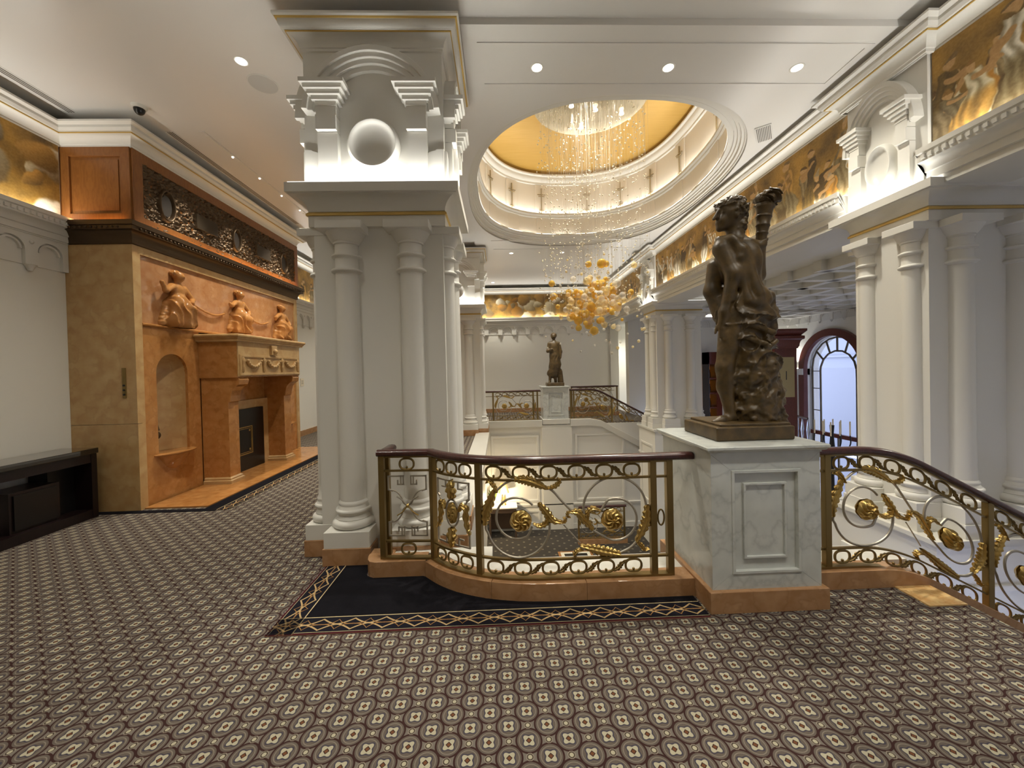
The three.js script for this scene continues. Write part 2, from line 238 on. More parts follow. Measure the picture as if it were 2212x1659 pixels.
// walls (thick)
// the walls stop short of the ceiling: a slot for return air, 0.11 m high and deep, runs above every cornice
const SL = 4.55;
const wallL = struct('wall_left', [span(LX - 0.6, LX, -0.3, SL, 3.2, BZ - 0.6), span(LX - 0.6, LX - 0.55, SL, 4.9, 3.2, BZ - 0.6)], wallPaint, 'pale grey painted wall behind the fireplace');
const wallB = struct('wall_back', [span(LX, 4.4, -0.3, SL, BZ, BZ - 0.6), span(LX - 0.6, 4.4, SL, 4.9, BZ - 0.55, BZ - 0.6)], wallPaint, 'pale painted wall at the far end of the hall');
struct('wall_near', [span(LX - 0.6, 12, LOW, 4.9, 3.2, 3.5)], wallPaint, 'painted wall closing the hall');
const wallR = struct('wall_right', [span(RX, RX + 0.55, 3.13, SL, 3.2, BZ), span(RX + 0.5, RX + 0.55, SL, 4.9, 3.2, BZ), span(RX + 0.16, RX + 0.55, 3.13, 4.9, BZ, -17)], white, 'white beam wall carrying murals above the pillars');
struct('wall_far', [span(4.1, 12, LOW, 4.9, -16, -16.3), span(4.1, 4.4, LOW, 4.9, BZ - 0.6, -16)], wallPaint, 'grey wall of the deeper room past the end wall');
struct('trim_1', [span(4.1, 4.4, -0.2, 4.6, BZ + 0.1, BZ)], white, 'white pilaster strip at the end of the far wall');
// walls of the stairwell below the balcony
const wellB = struct('wall_stairwell', [span(-0.9, 4.2, LOW, -0.02, -10.9, -11.1)], white, 'white panelled stairwell wall below the far balcony');
struct('wall_stairwell_left', [span(-0.75, -0.45, LOW, -0.02, -2.9, -10.9)], white, 'white stairwell wall under the left balcony edge');
struct('wall_stairwell_near', [span(-0.75, 3.0, LOW, -0.02, -2.95, -2.75)], white, 'white stairwell wall under the near balcony');
{ // panels of the far stairwell wall
  const Z = -10.9, fr = (x0, x1, y0, y1) => frameGeo(x0, x1, y0, y1, 0.05, 0.02).translate(0, 0, Z);
  for (const [a, b] of [[-0.3, 1.05], [2.1, 3.5]]) { mesh('panel_frame', [fr(a, b, -0.95, -0.3)], white, wellB); mesh('panel_frame', [fr(a, b, -2.2, -1.15)], white, wellB); mesh('panel_frame', [fr(a, b, -2.85, -2.45)], white, wellB); }
  mesh('panel_frame', [fr(1.35, 1.8, -0.95, -0.3)], white, wellB); mesh('panel_frame', [fr(1.3, 1.85, -2.2, -1.15)], white, wellB); mesh('panel_frame', [fr(1.3, 1.85, -2.85, -2.45)], white, wellB);
  mesh('chair_rail', [moulding([[0, -2.36], [0.03, -2.35], [0.05, -2.3], [0.05, -2.27], [0, -2.26]], [[-0.45, Z], [4.0, Z]])], white, wellB);
  mesh('skirting', [span(-0.45, 4.0, LOW, LOW + 0.14, Z, Z + 0.03)], white, wellB);
  mesh('pilaster', [span(1.15, 2.0, LOW, -0.1, Z, Z + 0.05)], white, wellB);
  // coping, level and then falling with the stair
  mesh('coping', [span(-0.45, 1.16, -0.06, 0.12, Z + 0.06, Z - 0.2)], copingMarble, wellB); mesh('coping', [poly([[1.98, 0.12], [2.55, 0.12], [2.85, 0.06], [4.2, -0.68], [4.2, -0.87], [2.85, -0.1], [2.55, -0.06], [1.98, -0.06]].reverse(), 0.24, 0.01).translate(0, 0, Z - 0.19)], copingMarble, wellB);
}
struct('trim_2', [span(-0.62, -0.3, -0.04, 0.06, -4.3, -9.4)], copingMarble, 'white marble coping along the left edge of the stairwell');
struct('trim_3', [poly([[1.32, 2.76], [1.32, 3.0], [-0.1, 3.0], [-0.1, 3.22], [-0.9, 3.22], [-0.9, 3.15], [-0.51, 3.15], [-0.4, 3.02], [-0.24, 2.91], [-0.1, 2.845], [0.12, 2.785], [0.3, 2.765]], 0.11, 0.002).rotateX(-Math.PI / 2).translate(0, 0.0, 0), span(2.08, 3.0, -0.05, 0.112, -2.76, -3.0)], copingMarble, 'white marble coping on the stairwell side of the near railing');
// right hand lower room: coffered ceiling, walls
const RC = 3.24;
const rceil = struct('ceiling', [span(RX + 0.55, 12, RC, RC + 0.2, 3.2, -16)], ceilPaint, 'white coffered ceiling of the lobby room');
for (let i = 0; i < 12; i++) mesh('coffer_beam', [span(5.2, 10.1, RC - 0.17, RC, -4.6 - i * 0.72, -4.6 - i * 0.72 - 0.16)], white, rceil);
for (let i = 0; i < 7; i++) mesh('coffer_beam', [span(5.3 + i * 0.75, 5.46 + i * 0.75, RC - 0.17, RC, -4.0, -12.9)], white, rceil);
// ---------- pillars ----------
const PY = { base: 0.143, pl: 0.276, sh: 0.5, aba: 2.794, top: 2.86 };
function columnGeo(s) { // s: scale of the widths
  const r = 0.105 * s, p = [[0, PY.pl], [0.152 * s, PY.pl]];
  for (let i = 0; i <= 8; i++) { const a = -Math.PI / 2 + i / 8 * Math.PI; p.push([0.142 * s + 0.036 * s * Math.cos(a), PY.pl + 0.036 + 0.036 * Math.sin(a)]); }
  p.push([0.145 * s, PY.pl + 0.078], [0.14 * s, PY.pl + 0.085], [0.127 * s, PY.pl + 0.11], [0.134 * s, PY.pl + 0.125]);
  for (let i = 0; i <= 6; i++) { const a = -Math.PI / 2 + i / 6 * Math.PI; p.push([0.133 * s + 0.018 * s * Math.cos(a), PY.pl + 0.143 + 0.018 * Math.sin(a)]); }
  p.push([0.128 * s, PY.pl + 0.17], [0.12 * s, PY.pl + 0.185], [0.124 * s, PY.pl + 0.2], [0.122 * s, PY.pl + 0.21], [r * 1.04, PY.pl + 0.225], [r, 0.6], [r * 0.93, 2.44], [r * 0.93, 2.452], [r * 1.14, 2.46]);
  for (let i = 0; i <= 4; i++) { const a = -Math.PI / 2 + i / 4 * Math.PI; p.push([r * 1.12 + 0.014 * s * Math.cos(a), 2.474 + 0.013 * Math.sin(a)]); }
  p.push([r * 0.98, 2.495], [r * 0.93, 2.51], [r * 0.93, 2.58], [r * 1.1, 2.588]);
  for (let i = 0; i <= 4; i++) { const a = -Math.PI / 2 + i / 4 * Math.PI; p.push([r * 1.09 + 0.012 * s * Math.cos(a), 2.6 + 0.012 * Math.sin(a)]); }
  p.push([r * 0.97, 2.618], [r * 0.93, 2.64], [r * 0.93, 2.695], [r * 1.05, 2.7], [r * 1.05, 2.715], [r * 1.18, 2.725], [r * 1.35, 2.75], [r * 1.52, 2.785], [r * 1.6, 2.795], [0, 2.795]);
  return lathe(p, 28, 0.6);
}
const colF = columnGeo(1), colS = columnGeo(0.78);
const HX = 0.555, HZ = 0.36;
function pillarParts(g, stoneBase, faces = 'fbrl') {
  mesh('core', [span(-HX, HX, 0, 2.87, -HZ, HZ)], white, g);
  const cols = [];
  for (const sx of [-0.277, 0.277]) for (const sz of [1, -1]) cols.push([sx, sz * HZ, 1]);
  for (const sz of [-0.22, 0.22]) for (const sx of [1, -1]) cols.push([sx * HX, sz, 0.78]);
  for (const [x, z, s] of cols) {
    const c = mesh('column', s === 1 ? colF : colS, white, g, { pos: [x, 0, z] }); const w = 0.376 * s;
    mesh('abacus', [rbox(w, 0.066, w, 0.004, 0, 2.827, 0)], white, c);
    mesh('plinth', [rbox(w, 0.135, w, 0.004, 0, 0.209, 0)], white, c);
    mesh('base_block', [rbox(w + 0.02, 0.143, w + 0.02, 0.004, 0, 0.0715, 0)], stoneBase, c);
  }
  const R = rect(-HX, HX, HZ, -HZ), O = 0.16;
  mesh('entablature', [moulding([[0, 2.855], [0.03, 2.86], [0.03, 2.952], [0.0, 2.953]], R, true), moulding([[0.02, 2.985], ...cove(0.03, 2.99, O - 0.02, 3.1, 1, 6), [O - 0.02, 3.105], [O, 3.107], [O, 3.183], [-0.2, 3.183]], R, true)], white, g);
  mesh('gold_band', [moulding([[0.0, 2.952], [0.045, 2.953], [0.045, 2.968], [0.03, 2.985], [0, 2.986]], R, true)], goldTrim, g);
  const BX = 0.59, BZz = 0.395, B = rect(-BX, BX, BZz, -BZz);
  mesh('frieze_block', [span(-BX, BX, 3.18, 4.5, -BZz, BZz)], white, g);
  mesh('cornice', [moulding([[0, 4.34], [0.012, 4.345], [0.012, 4.365], ...cove(0.02, 4.37, 0.085, 4.44, 1, 6), [0.09, 4.442], [0.09, 4.452], [0.11, 4.453], ...cove(0.11, 4.455, 0.135, 4.485, -1, 4), [0.135, 4.512], [0.15, 4.52], [0.165, 4.53], [0.165, 4.55], [-0.39, 4.55]], B, true)], white, g);
  mesh('gold_line', [moulding([[0.08, 4.441], [0.096, 4.442], [0.096, 4.45], [0.08, 4.451]], B, true), moulding([[0.13, 4.513], [0.15, 4.5135], [0.152, 4.5215], [0.13, 4.522]], B, true)], goldTrim, g);
  mesh('top_core', [span(-0.2, 0.2, 4.54, CEIL, -0.1, 0.1)], white, g);
  // arch, roundel and brackets on each face
  const face = (put, sx, name) => {
    const steps = [[0.567, 0.53, 0.1], [0.53, 0.49, 0.08], [0.49, 0.45, 0.06], [0.45, 0.41, 0.035]].map(([R1, R0, d]) => { const o = arc(0, 0, R1 * sx, rad(5), rad(175), 28, R1), i = arc(0, 0, R0 * sx, rad(175), rad(5), 28, R0); return poly([...o, ...i], d - 0.006, 0.005).translate(0, 3.762, 0); });
    mesh('arch_moulding', steps.map(put), white, g);
    mesh('roundel', [lathe([[0, 0.008], [0.06, 0.012], [0.11, 0.022], [0.15, 0.038], [0.175, 0.06], [0.182, 0.075], [0.196, 0.08], [0.208, 0.07], [0.212, 0.05], [0.222, 0.04], [0.222, 0.0]], 44, 0.9).rotateX(Math.PI / 2).scale(sx, 1, 1).translate(0, 3.533, 0)].map(put), white, g);
    for (const s of [-1, 1]) {
      const x = s * 0.375 * sx, L = []; const k = sx;
      for (let i = 0; i < 5; i++) { const t = i / 4; L.push(box((0.36 - 0.19 * t) * k, 0.034, (0.17 - 0.085 * t) * 2, x, 3.995 - i * 0.035, 0)); }
      L.push(span(x - 0.083 * k, x + 0.083 * k, 3.76, 3.85, 0, 0.08), span(x - 0.083 * k, x + 0.083 * k, 3.635, 3.755, 0, 0.095), span(x - 0.083 * k, x + 0.083 * k, 3.2, 3.63, 0, 0.06));
      // flaring scroll at the foot of the bracket
      const pts = [[-0.055, 3.5], [0, 3.5], ...arc(0.0, 3.36, 0.13, rad(85), rad(-65), 14), [0.03, 3.2], [-0.055, 3.2]].map(p => [-s * sx * (p[0] - 0.53), p[1]]); L.push(poly(s > 0 ? pts : pts.reverse(), 0.02, 0.006));
      mesh('bracket', L.map(put), white, g);
    }
  };
  if (faces.includes('f')) face(q => q.translate(0, 0, BZz), 1); if (faces.includes('b')) face(q => q.rotateY(Math.PI).translate(0, 0, -BZz), 1);
  if (faces.includes('r')) face(q => q.rotateY(Math.PI / 2).translate(BX, 0, 0), 0.64); if (faces.includes('l')) face(q => q.rotateY(-Math.PI / 2).translate(-BX, 0, 0), 0.64);
  // hidden LED strip on top of the slab
  mesh('led_strip', [span(-BX - 0.1, BX + 0.1, 3.184, 3.19, BZz + 0.095, BZz + 0.12), span(-BX - 0.1, BX + 0.1, 3.184, 3.19, -BZz - 0.12, -BZz - 0.095), span(BX + 0.095, BX + 0.12, 3.184, 3.19, -BZz, BZz), span(-BX - 0.12, -BX - 0.095, 3.184, 3.19, -BZz, BZz)], ledGlow, g, { label: 'hidden glowing light strip' });
}
function pillarLights(cx, cz, sides, k = 1) {
  const I = 78 * k;
  if (sides.includes('f')) areaLight(1.3, 0.04, [cx, 3.195, cz + 0.395 + 0.11], [cx, 4.2, cz + 0.395 + 0.04], LEDC, I);
  if (sides.includes('r')) areaLight(0.85, 0.04, [cx + 0.59 + 0.11, 3.195, cz], [cx + 0.59 + 0.04, 4.2, cz - 0.001], LEDC, I);
  if (sides.includes('l')) areaLight(0.85, 0.04, [cx - 0.59 - 0.11, 3.195, cz], [cx - 0.59 - 0.04, 4.2, cz - 0.001], LEDC, I);
}
const pNL = thing('pillar', 'white pillar with paired columns and round arch beside the fireplace aisle', 'pillar', [-1.03, 0, -3.76]);
pillarParts(pNL, tanMarble);
const pNR = thing('pillar', 'white pillar with paired columns on the podium by the descending stair railing', 'pillar', [4.49, 0, -3.76]);
pillarParts(pNR, white, 'rl');
const pFL = copyOf(pNL, 'far white pillar at the left end of the far balcony railing', [-1.03, 0, -9.86]);
const pFR = copyOf(pNR, 'far white pillar where the far stair railing goes down', [4.49, 0, -9.86]);
pillarLights(-1.03, -3.76, 'frl'); pillarLights(4.49, -3.76, 'l', 0.5); pillarLights(-1.03, -9.86, 'fr'); pillarLights(4.49, -9.86, 'l', 0.5);
// podiums under the right hand pillars
function podium(cx, cz, label) {
  const g = thing('podium', label, 'podium', [cx, 0, cz]);
  const R = rect(-0.72, 0.72, 0.54, -0.54);
  mesh('body', [span(-0.72, 0.72, LOW, -0.01, -0.54, 0.54)], white, g);
  mesh('cap', [moulding([[0, -0.06], [0.02, -0.055], [0.02, -0.03], [0.045, -0.02], [0.045, 0.02], [-0.7, 0.02]], R, true)], copingMarble, g);
  mesh('panel_frame', [frameGeo(-0.5, 0.5, -1.9, -0.4, 0.04, 0.015).translate(0, 0, 0.54)], white, g);
  mesh('panel_frame', [frameGeo(-0.38, 0.38, -1.9, -0.4, 0.04, 0.015).rotateY(-Math.PI / 2).translate(-0.72, 0, 0)], white, g);
  mesh('band', [moulding([[0, -0.75], [0.02, -0.74], [0.02, -0.7], [0, -0.69]], R, true)], white, g);
}
podium(4.49, -3.76, 'white panelled podium under the pillar by the descending stair');
podium(4.49, -9.86, 'white panelled podium under the far pillar by the far stair');
// ---------- wall trims: cornices, ledges, arcades ----------
const cornP = [[0, 4.33], [0.012, 4.335], [0.012, 4.36], ...cove(0.02, 4.365, 0.1, 4.44, 1, 6), [0.105, 4.442], [0.105, 4.455], [0.13, 4.456], [0.15, 4.485], [0.15, 4.512], [0.17, 4.52], [0.19, 4.53], [0.19, 4.55], [0, 4.55]];
const ledgeP = [[0, 3.13], [0.05, 3.135], [0.05, 3.2], [0.075, 3.205], [0.075, 3.27], [0.09, 3.275], ...cove(0.09, 3.28, 0.15, 3.35, 1, 5), [0.16, 3.355], [0.16, 3.42], [0.175, 3.43], [0.175, 3.475], [0.15, 3.475], [0.15, 3.43], [0, 3.43]];
const ledgeWall = ledgeP.map(([o, y]) => [o, y < 3.2 ? 3.2 : y]).filter((p, i, a) => !i || p[0] !== a[i - 1][0] || p[1] !== a[i - 1][1]);
let trimN = 4;
function wallTrim(path, led, label, prof) {
  const c = struct('trim_' + trimN++, [moulding(cornP, path)], white, 'white cornice ' + label);
  mesh('gold_line', [moulding([[0.1, 4.441], [0.112, 4.442], [0.112, 4.452], [0.1, 4.453]], path)], goldTrim, c);
    return c;
}
function ledge(path, label, prof, dent = true) {
  const l = struct('trim_' + trimN++, [moulding(prof, path)], white, 'white dentilled ledge ' + label);
  const D = [];
  if (dent) for (let i = 0; i < path.length - 1; i++) { const [a, b] = [path[i], path[i + 1]], L = Math.hypot(b[0] - a[0], b[1] - a[1]), n = Math.floor(L / 0.055), nx = -(b[1] - a[1]) / L, nz = (b[0] - a[0]) / L; for (let k = 1; k < n; k++) { const t = k / n, x = mix(a[0], b[0], t) + nx * 0.165, z = mix(a[1], b[1], t) + nz * 0.165; D.push(box(nx ? 0.022 : 0.03, 0.035, nx ? 0.03 : 0.022, x, 3.392, z)); } }
  if (D.length) mesh('dentils', D, white, l, { kind: 'stuff' });
  mesh('led_strip', [moulding([[0.05, 3.431], [0.09, 3.431], [0.09, 3.439], [0.05, 3.44]], path)], ledGlow, l, { label: 'hidden glowing light strip' });
  return l;
}
const stripUp = (x, z, len, alongZ, nx, nz, I = 84, c = LEDC) => areaLight(len, 0.04, [x + nx * 0.07, 3.446, z + nz * 0.07], [x + nx * 0.02 - 0.0001, 4.6, z + nz * 0.02 - 0.0001], c, I);
// left wall: near the camera up to the fireplace, the fireplace breast, and past it
wallTrim([[LX, 3.1], [LX, -4.73], [-4.32, -4.73], [-4.32, -8.42], [LX, -8.42], [LX, BZ], [4.1, BZ]], true, 'running round the fireplace breast and the end wall');
wallTrim([[RX, BZ], [RX, -10.27], [3.86, -10.27], [3.86, -9.45], [RX, -9.45], [RX, -4.18], [3.86, -4.18], [3.86, -3.34], [RX, -3.34], [RX, 3.1]], true, 'along the beam wall above the murals');
ledge([[LX, 3.1], [LX, -4.73]], 'under the cloud mural before the fireplace', ledgeWall);
ledge([[LX, -8.42], [LX, BZ]], 'under the mural past the fireplace', ledgeWall);
ledge([[LX, BZ], [4.1, BZ]], 'under the mural on the end wall', ledgeWall, false);
ledge([[RX, -9.47], [RX, -4.16]], 'under the long mural between the two pillars', ledgeP);
ledge([[RX, -3.36], [RX, 3.1]], 'under the mural beyond the podium pillar', ledgeP);
ledge([[RX, BZ], [RX, -10.25]], 'under the last mural past the far pillar', ledgeP);
stripUp(LX, -0.8, 7.6, true, 1, 0); stripUp(LX, -11.2, 5.6, true, 1, 0); stripUp(-0.5, BZ, 9, false, 0, 1); stripUp(RX, -6.8, 5.2, true, -1, 0); stripUp(RX, 0, 6.4, true, -1, 0); stripUp(RX, -12.2, 3.8, true, -1, 0);
// arcade of little arches under the wall ledges
function arcade(a, b, pitch, label) {
  const L = Math.hypot(b[0] - a[0], b[1] - a[1]), n = Math.floor(L / pitch), p = L / n, th = Math.atan2(-(b[1] - a[1]), b[0] - a[0]);
  const st = struct('trim_' + trimN++, [box(L, 0.02, 0.06, L / 2, 3.2, 0.03).rotateY(th).translate(a[0], 0, a[1])], white, 'white arcade of little arches ' + label);
  const r = p * 0.34, y0 = 2.86, y1 = 3.2, yc = y1 - 0.06 - r;
  const one = poly([[0, y1], [0, y0], [p / 2 - r, y0], [p / 2 - r, yc], ...arc(p / 2, yc, r, Math.PI, 0, 12), [p / 2 + r, yc], [p / 2 + r, y0], [p, y0], [p, y1]], 0.05, 0);
  const ring = poly([...arc(p / 2, yc, r * 0.86, Math.PI, 0, 12), ...arc(p / 2, yc, r * 0.7, 0, Math.PI, 12)], 0.04, 0);
  const pend = lathe([[0, y0 - 0.07], [0.02, y0 - 0.065], [0.03, y0 - 0.04], [0.045, y0 - 0.01], [0.055, y0], [0, y0]], 10).translate(0, 0, 0.03), boss = new THREE.SphereGeometry(0.022, 10, 8).translate(0, y1 - 0.09, 0.05);
  const back = span(0, p, y0, y1, 0, 0.012); const geo = uvPlanar(mergeGeometries([back, one, ring, pend, boss].map(bare)));
  for (let i = 0; i < n; i++) { const m = mesh('arch', geo.clone(), white, st, { planar: false }); m.position.set(a[0] + (b[0] - a[0]) * i / n, 0, a[1] + (b[1] - a[1]) * i / n); m.rotation.y = th; }
}
arcade([LX, 1.0], [LX, -4.73], 0.345, 'on the wall before the fireplace');
arcade([LX, -8.42], [LX, BZ], 0.345, 'on the wall past the fireplace');
arcade([LX + 0.1, BZ], [4.1, BZ], 0.5, 'on the end wall');
// ---------- murals ----------
function muralTex(w, h, k, style) {       // generic painted frieze: billowing clouds (0) or a crowd of draped figures (1)
  seed = 900 + k * 77; const asp = w / h, F = [], C = [], tones = [0xcfc2a0, 0x6b5426, 0xb98c42, 0x4f3c1c, 0x8e7a55, 0xa8752c, 0xded6c2, 0x7a6a48].map(hex);
  if (style === 1) for (let i = 0; i < asp * 7; i++) F.push({ x: rnd() * asp, b: -0.25 + rnd() * 0.35, h: 0.55 + rnd() * 0.45, w: 0.07 + rnd() * 0.1, s: (rnd() - 0.5) * 0.25, c: tones[Math.floor(rnd() * 8)], c2: tones[Math.floor(rnd() * 8)], a: rnd() * 6, r: rnd() });
  else for (let i = 0; i < asp * 9; i++) C.push({ x: rnd() * asp, y: rnd() * 0.9, r: 0.09 + rnd() * 0.2, c: tones[[0, 2, 0, 4, 5, 6][Math.floor(rnd() * 6)]] });
  return tex(w, h, (u, v) => {
    const x = u * asp, y = v, n1 = fbm(x * 3 + k, y * 3, k, 3), n2 = fbm(x * 3 + 9, y * 3 + k, k + 3, 3), n3 = fbm(x * 9 + k, y * 9, 7, 2), px = x + n1 * 0.16 + n3 * 0.03, py = y + n2 * 0.16 + n3 * 0.03;
    let c = lerp3(hex(0x5f4820), hex(0xb08638), clamp(0.5 + 1.3 * n1 + 0.3 * (style === 0 ? n2 : y - 0.5)));
    for (const q of C) { const d = Math.hypot(px - q.x, (py - q.y) * 1.1) / q.r; if (d < 1.15) { const sh = clamp(0.62 + 0.5 * (py - q.y) / q.r - 0.35 * (px - q.x) / q.r); c = lerp3(c, lerp3(hex(0x5a4524), q.c, sh), smooth(1.1, 0.85, d)); } }
    for (const f of F) { const t = (py - f.b) / f.h; if (t < 0 || t > 1.25) continue; const cx = f.x + f.s * t + 0.03 * Math.sin(t * 5 + f.a), rel = (px - cx) / f.w, wd = t < 0.82 ? 1.15 - 0.75 * t + 0.12 * Math.sin(t * 9 + f.a) : 0; if (t < 0.86 && Math.abs(rel) < 1.6) { const m = smooth(wd + 0.08, wd - 0.05, Math.abs(rel)) * smooth(0.86, 0.8, t); if (m > 0) { const fold = 0.5 + 0.5 * Math.sin(rel * 8 + t * 6 + 4 * n2); c = lerp3(c, lerp3(lerp3(f.c, f.c2, smooth(0.35, 0.5, t)), hex(0x4a3818), 0.5 * (1 - fold)), m); } }
      const hd = Math.hypot((px - cx) / 0.045, (py - f.b - f.h * 0.9) / 0.065); if (hd < 1.1) c = lerp3(c, py < f.b + f.h * 0.925 ? hex(0xb8925f) : lerp3(hex(0x6a4c22), f.c, 0.4), smooth(1.1, 0.85, hd));
      const ax = cx + (f.r < 0.5 ? -1 : 1) * f.w * 1.5, ay = f.b + f.h * (0.45 + 0.5 * f.r), ex = ax - cx, ey = ay - (f.b + f.h * 0.72), q = clamp(((px - cx) * ex + (py - f.b - f.h * 0.72) * ey) / (ex * ex + ey * ey)), ad = Math.hypot(px - cx - ex * q, py - f.b - f.h * 0.72 - ey * q); if (ad < 0.03) c = lerp3(c, hex(0xa98250), smooth(0.03, 0.02, ad)); }
    const g = 0.05 * noise(x * 40, y * 40, 1) + 0.03 * noise(x * 110, y * 110, 2); return c.map(q => q + g);
  }, [1, 1]);
}
function mural(name, label, pos, rotY, w, h, k, style) {
  const g = new THREE.PlaneGeometry(w, h); const t = muralTex(Math.min(1600, Math.round(w * 200)), Math.round(h * 200 / Math.max(1, w * 200 / 1600)), k, style);
  const b = new THREE.BoxGeometry(w, h, 0.02); const m = new THREE.Mesh(b, M({ map: t, roughness: 0.6 })); m.name = numbered('mural'); m.position.set(...pos); m.rotation.y = rotY; m.castShadow = m.receiveShadow = true; m.userData = { label, category: 'mural' }; scene.add(m);
}
const mz = (z0, z1) => [(z0 + z1) / 2, Math.abs(z1 - z0)];
{ let [c, L] = mz(3.0, -4.69); mural('m', 'golden mural of billowing clouds on the wall before the fireplace', [LX + 0.012, 3.8925, c], Math.PI / 2, L, 0.885, 1, 0);
  [c, L] = mz(-8.47, BZ + 0.05); mural('m', 'dim mural on the wall past the fireplace', [LX + 0.012, 3.8925, c], Math.PI / 2, L, 0.885, 2, 1);
  mural('m', 'brown and gold mural on the end wall behind the far statue', [-0.5, 3.8925, BZ + 0.012], 0, 9.2, 0.885, 3, 0);
  [c, L] = mz(-9.46, -4.17); mural('m', 'long gold and brown mural above the beam between the two podium pillars', [RX - 0.012, 3.8925, c], -Math.PI / 2, L, 0.885, 4, 1);
  [c, L] = mz(-3.35, 3.0); mural('m', 'dark gold mural above the beam on the camera side of the podium pillar', [RX - 0.012, 3.8925, c], -Math.PI / 2, L, 0.885, 5, 1);
  [c, L] = mz(BZ + 0.06, -10.26); mural('m', 'small golden mural above the beam past the far podium pillar', [RX - 0.012, 3.8925, c], -Math.PI / 2, L, 0.885, 6, 1); }
// ---------- ceiling fittings ----------
function downlight(x, z, y, label, I = 38, ang = 1.0) {
  const g = thing('downlight', label, 'downlight', [x, y, z], 'recessed downlights');
  mesh('trim_ring', [lathe([[0.048, 0.0], [0.062, -0.004], [0.068, 0.0], [0.068, 0.004], [0.048, 0.004]], 28)], white, g);
  mesh('lamp', [new THREE.CylinderGeometry(0.05, 0.05, 0.006, 24).translate(0, -0.001, 0)], lampGlow, g, { label: 'glowing lamp face' });
  spotLight([x, y - 0.02, z], [x, 0, z], WARM, I, ang, 0.6, 2.5);
}
const dlNear = [[0.44, -3.86], [1.77, -3.86], [3.1, -3.86]];
['beside the near pillar cornice', 'in the middle of the panel before the dome', 'beside the cornice of the beam wall'].forEach((t, i) => downlight(...dlNear[i], BAY, 'round recessed downlight ' + t, i === 2 ? 22 : 34));
downlight(-2.45, -3.86, CEIL, 'round recessed downlight near the round ceiling speaker', 34);
['over the far balcony near the far pillar', 'over the middle of the far balcony'].forEach((t, i) => downlight([0.37, 1.72][i], -10.2, CEIL, 'small round recessed downlight ' + t, 34));
downlight(-0.18, -13.6, CEIL, 'small round recessed downlight close to the end wall', 25);
downlight(-2.45, -1.2, CEIL, 'added unseen round recessed downlight over the open carpet', 24); downlight(0.45, -0.9, CEIL, 'added unseen round recessed downlight over the middle of the carpet', 24); downlight(2.4, -1.0, CEIL, 'added unseen round recessed downlight over the stair landing', 24); downlight(-2.45, -7.0, CEIL, 'round recessed downlight in the fireplace aisle', 40); downlight(-2.6, -10.8, CEIL, 'round recessed downlight at the end of the fireplace aisle', 50);  // carpet and landing downlights are added out of view as fill from the camera side
{ const s = thing('ceiling_speaker', 'round flush white speaker grille in the ceiling near a downlight', 'speaker', [-2.42, CEIL, -4.16]);
  mesh('grille', [new THREE.CylinderGeometry(0.135, 0.135, 0.008, 36)], M({ color: new THREE.Color().setRGB(0.6, 0.58, 0.54), roughness: 0.8 }), s); mesh('rim', [new THREE.TorusGeometry(0.14, 0.007, 8, 40).rotateX(Math.PI / 2)], white, s);
  const c = thing('security_camera', 'small dark dome security camera on the ceiling by the fireplace corner', 'camera', [-4.0, CEIL, -4.5]);
  mesh('base', [new THREE.CylinderGeometry(0.075, 0.06, 0.03, 24).translate(0, -0.015, 0)], white, c); mesh('dome', [new THREE.SphereGeometry(0.052, 20, 10, 0, Math.PI * 2, Math.PI / 2, Math.PI / 2).scale(1, 1.25, 1).translate(0, -0.03, 0)], black, c); }
{ const v = thing('ceiling_grille', 'small grey slatted grille in the ceiling beside the dome opening', 'air vent', [3.52, BAY, -4.95]); v.rotation.y = 0.9; mesh('frame', [span(-0.2, 0.2, -0.012, -0.001, -0.09, 0.09)], ceilPaint, v); for (let i = 0; i < 9; i++) mesh('slat', [span(-0.18, 0.18, -0.016, -0.012, -0.075 + i * 0.018, -0.067 + i * 0.018)], ventDark, v); }
function slot(x, z0, z1, label) { const v = thing('air_slot', label, 'air vent', [x, CEIL, 0]); mesh('frame', [span(-0.05, 0.05, -0.004, 0.002, z0, z1)], ceilPaint, v); for (let i = 0; i < 3; i++) mesh('slot', [span(-0.036 + i * 0.027, -0.022 + i * 0.027, -0.0065, -0.003, z0 - 0.01, z1 + 0.01)], ventDark, v); }
slot(-4.83, -2.0, -4.6, 'linear ceiling air slot before the fireplace'); slot(-4.05, -4.95, -8.0, 'linear ceiling air slot along the fireplace');
{ const t = thing('picture_light_track', 'slim white ceiling light track along the fireplace', 'track light', [-3.66, CEIL, 0]);
  mesh('track', [span(-0.035, 0.035, -0.008, 0, -4.95, -8.0)], ceilPaint, t); for (let i = 0; i < 5; i++) { mesh('recess', [span(-0.02, 0.02, -0.011, -0.007, -5.05 - i * 0.6, -5.5 - i * 0.6)], white, t); mesh('lamp', [new THREE.SphereGeometry(0.014, 10, 8).translate(0, -0.012, -5.52 - i * 0.6)], lampGlow, t); }
  for (let i = 0; i < 3; i++) spotLight([-3.66, CEIL - 0.04, -5.4 - i * 1.1], [-4.3, 1.9, -5.4 - i * 1.1], WARM, 24, 0.62, 0.8); }
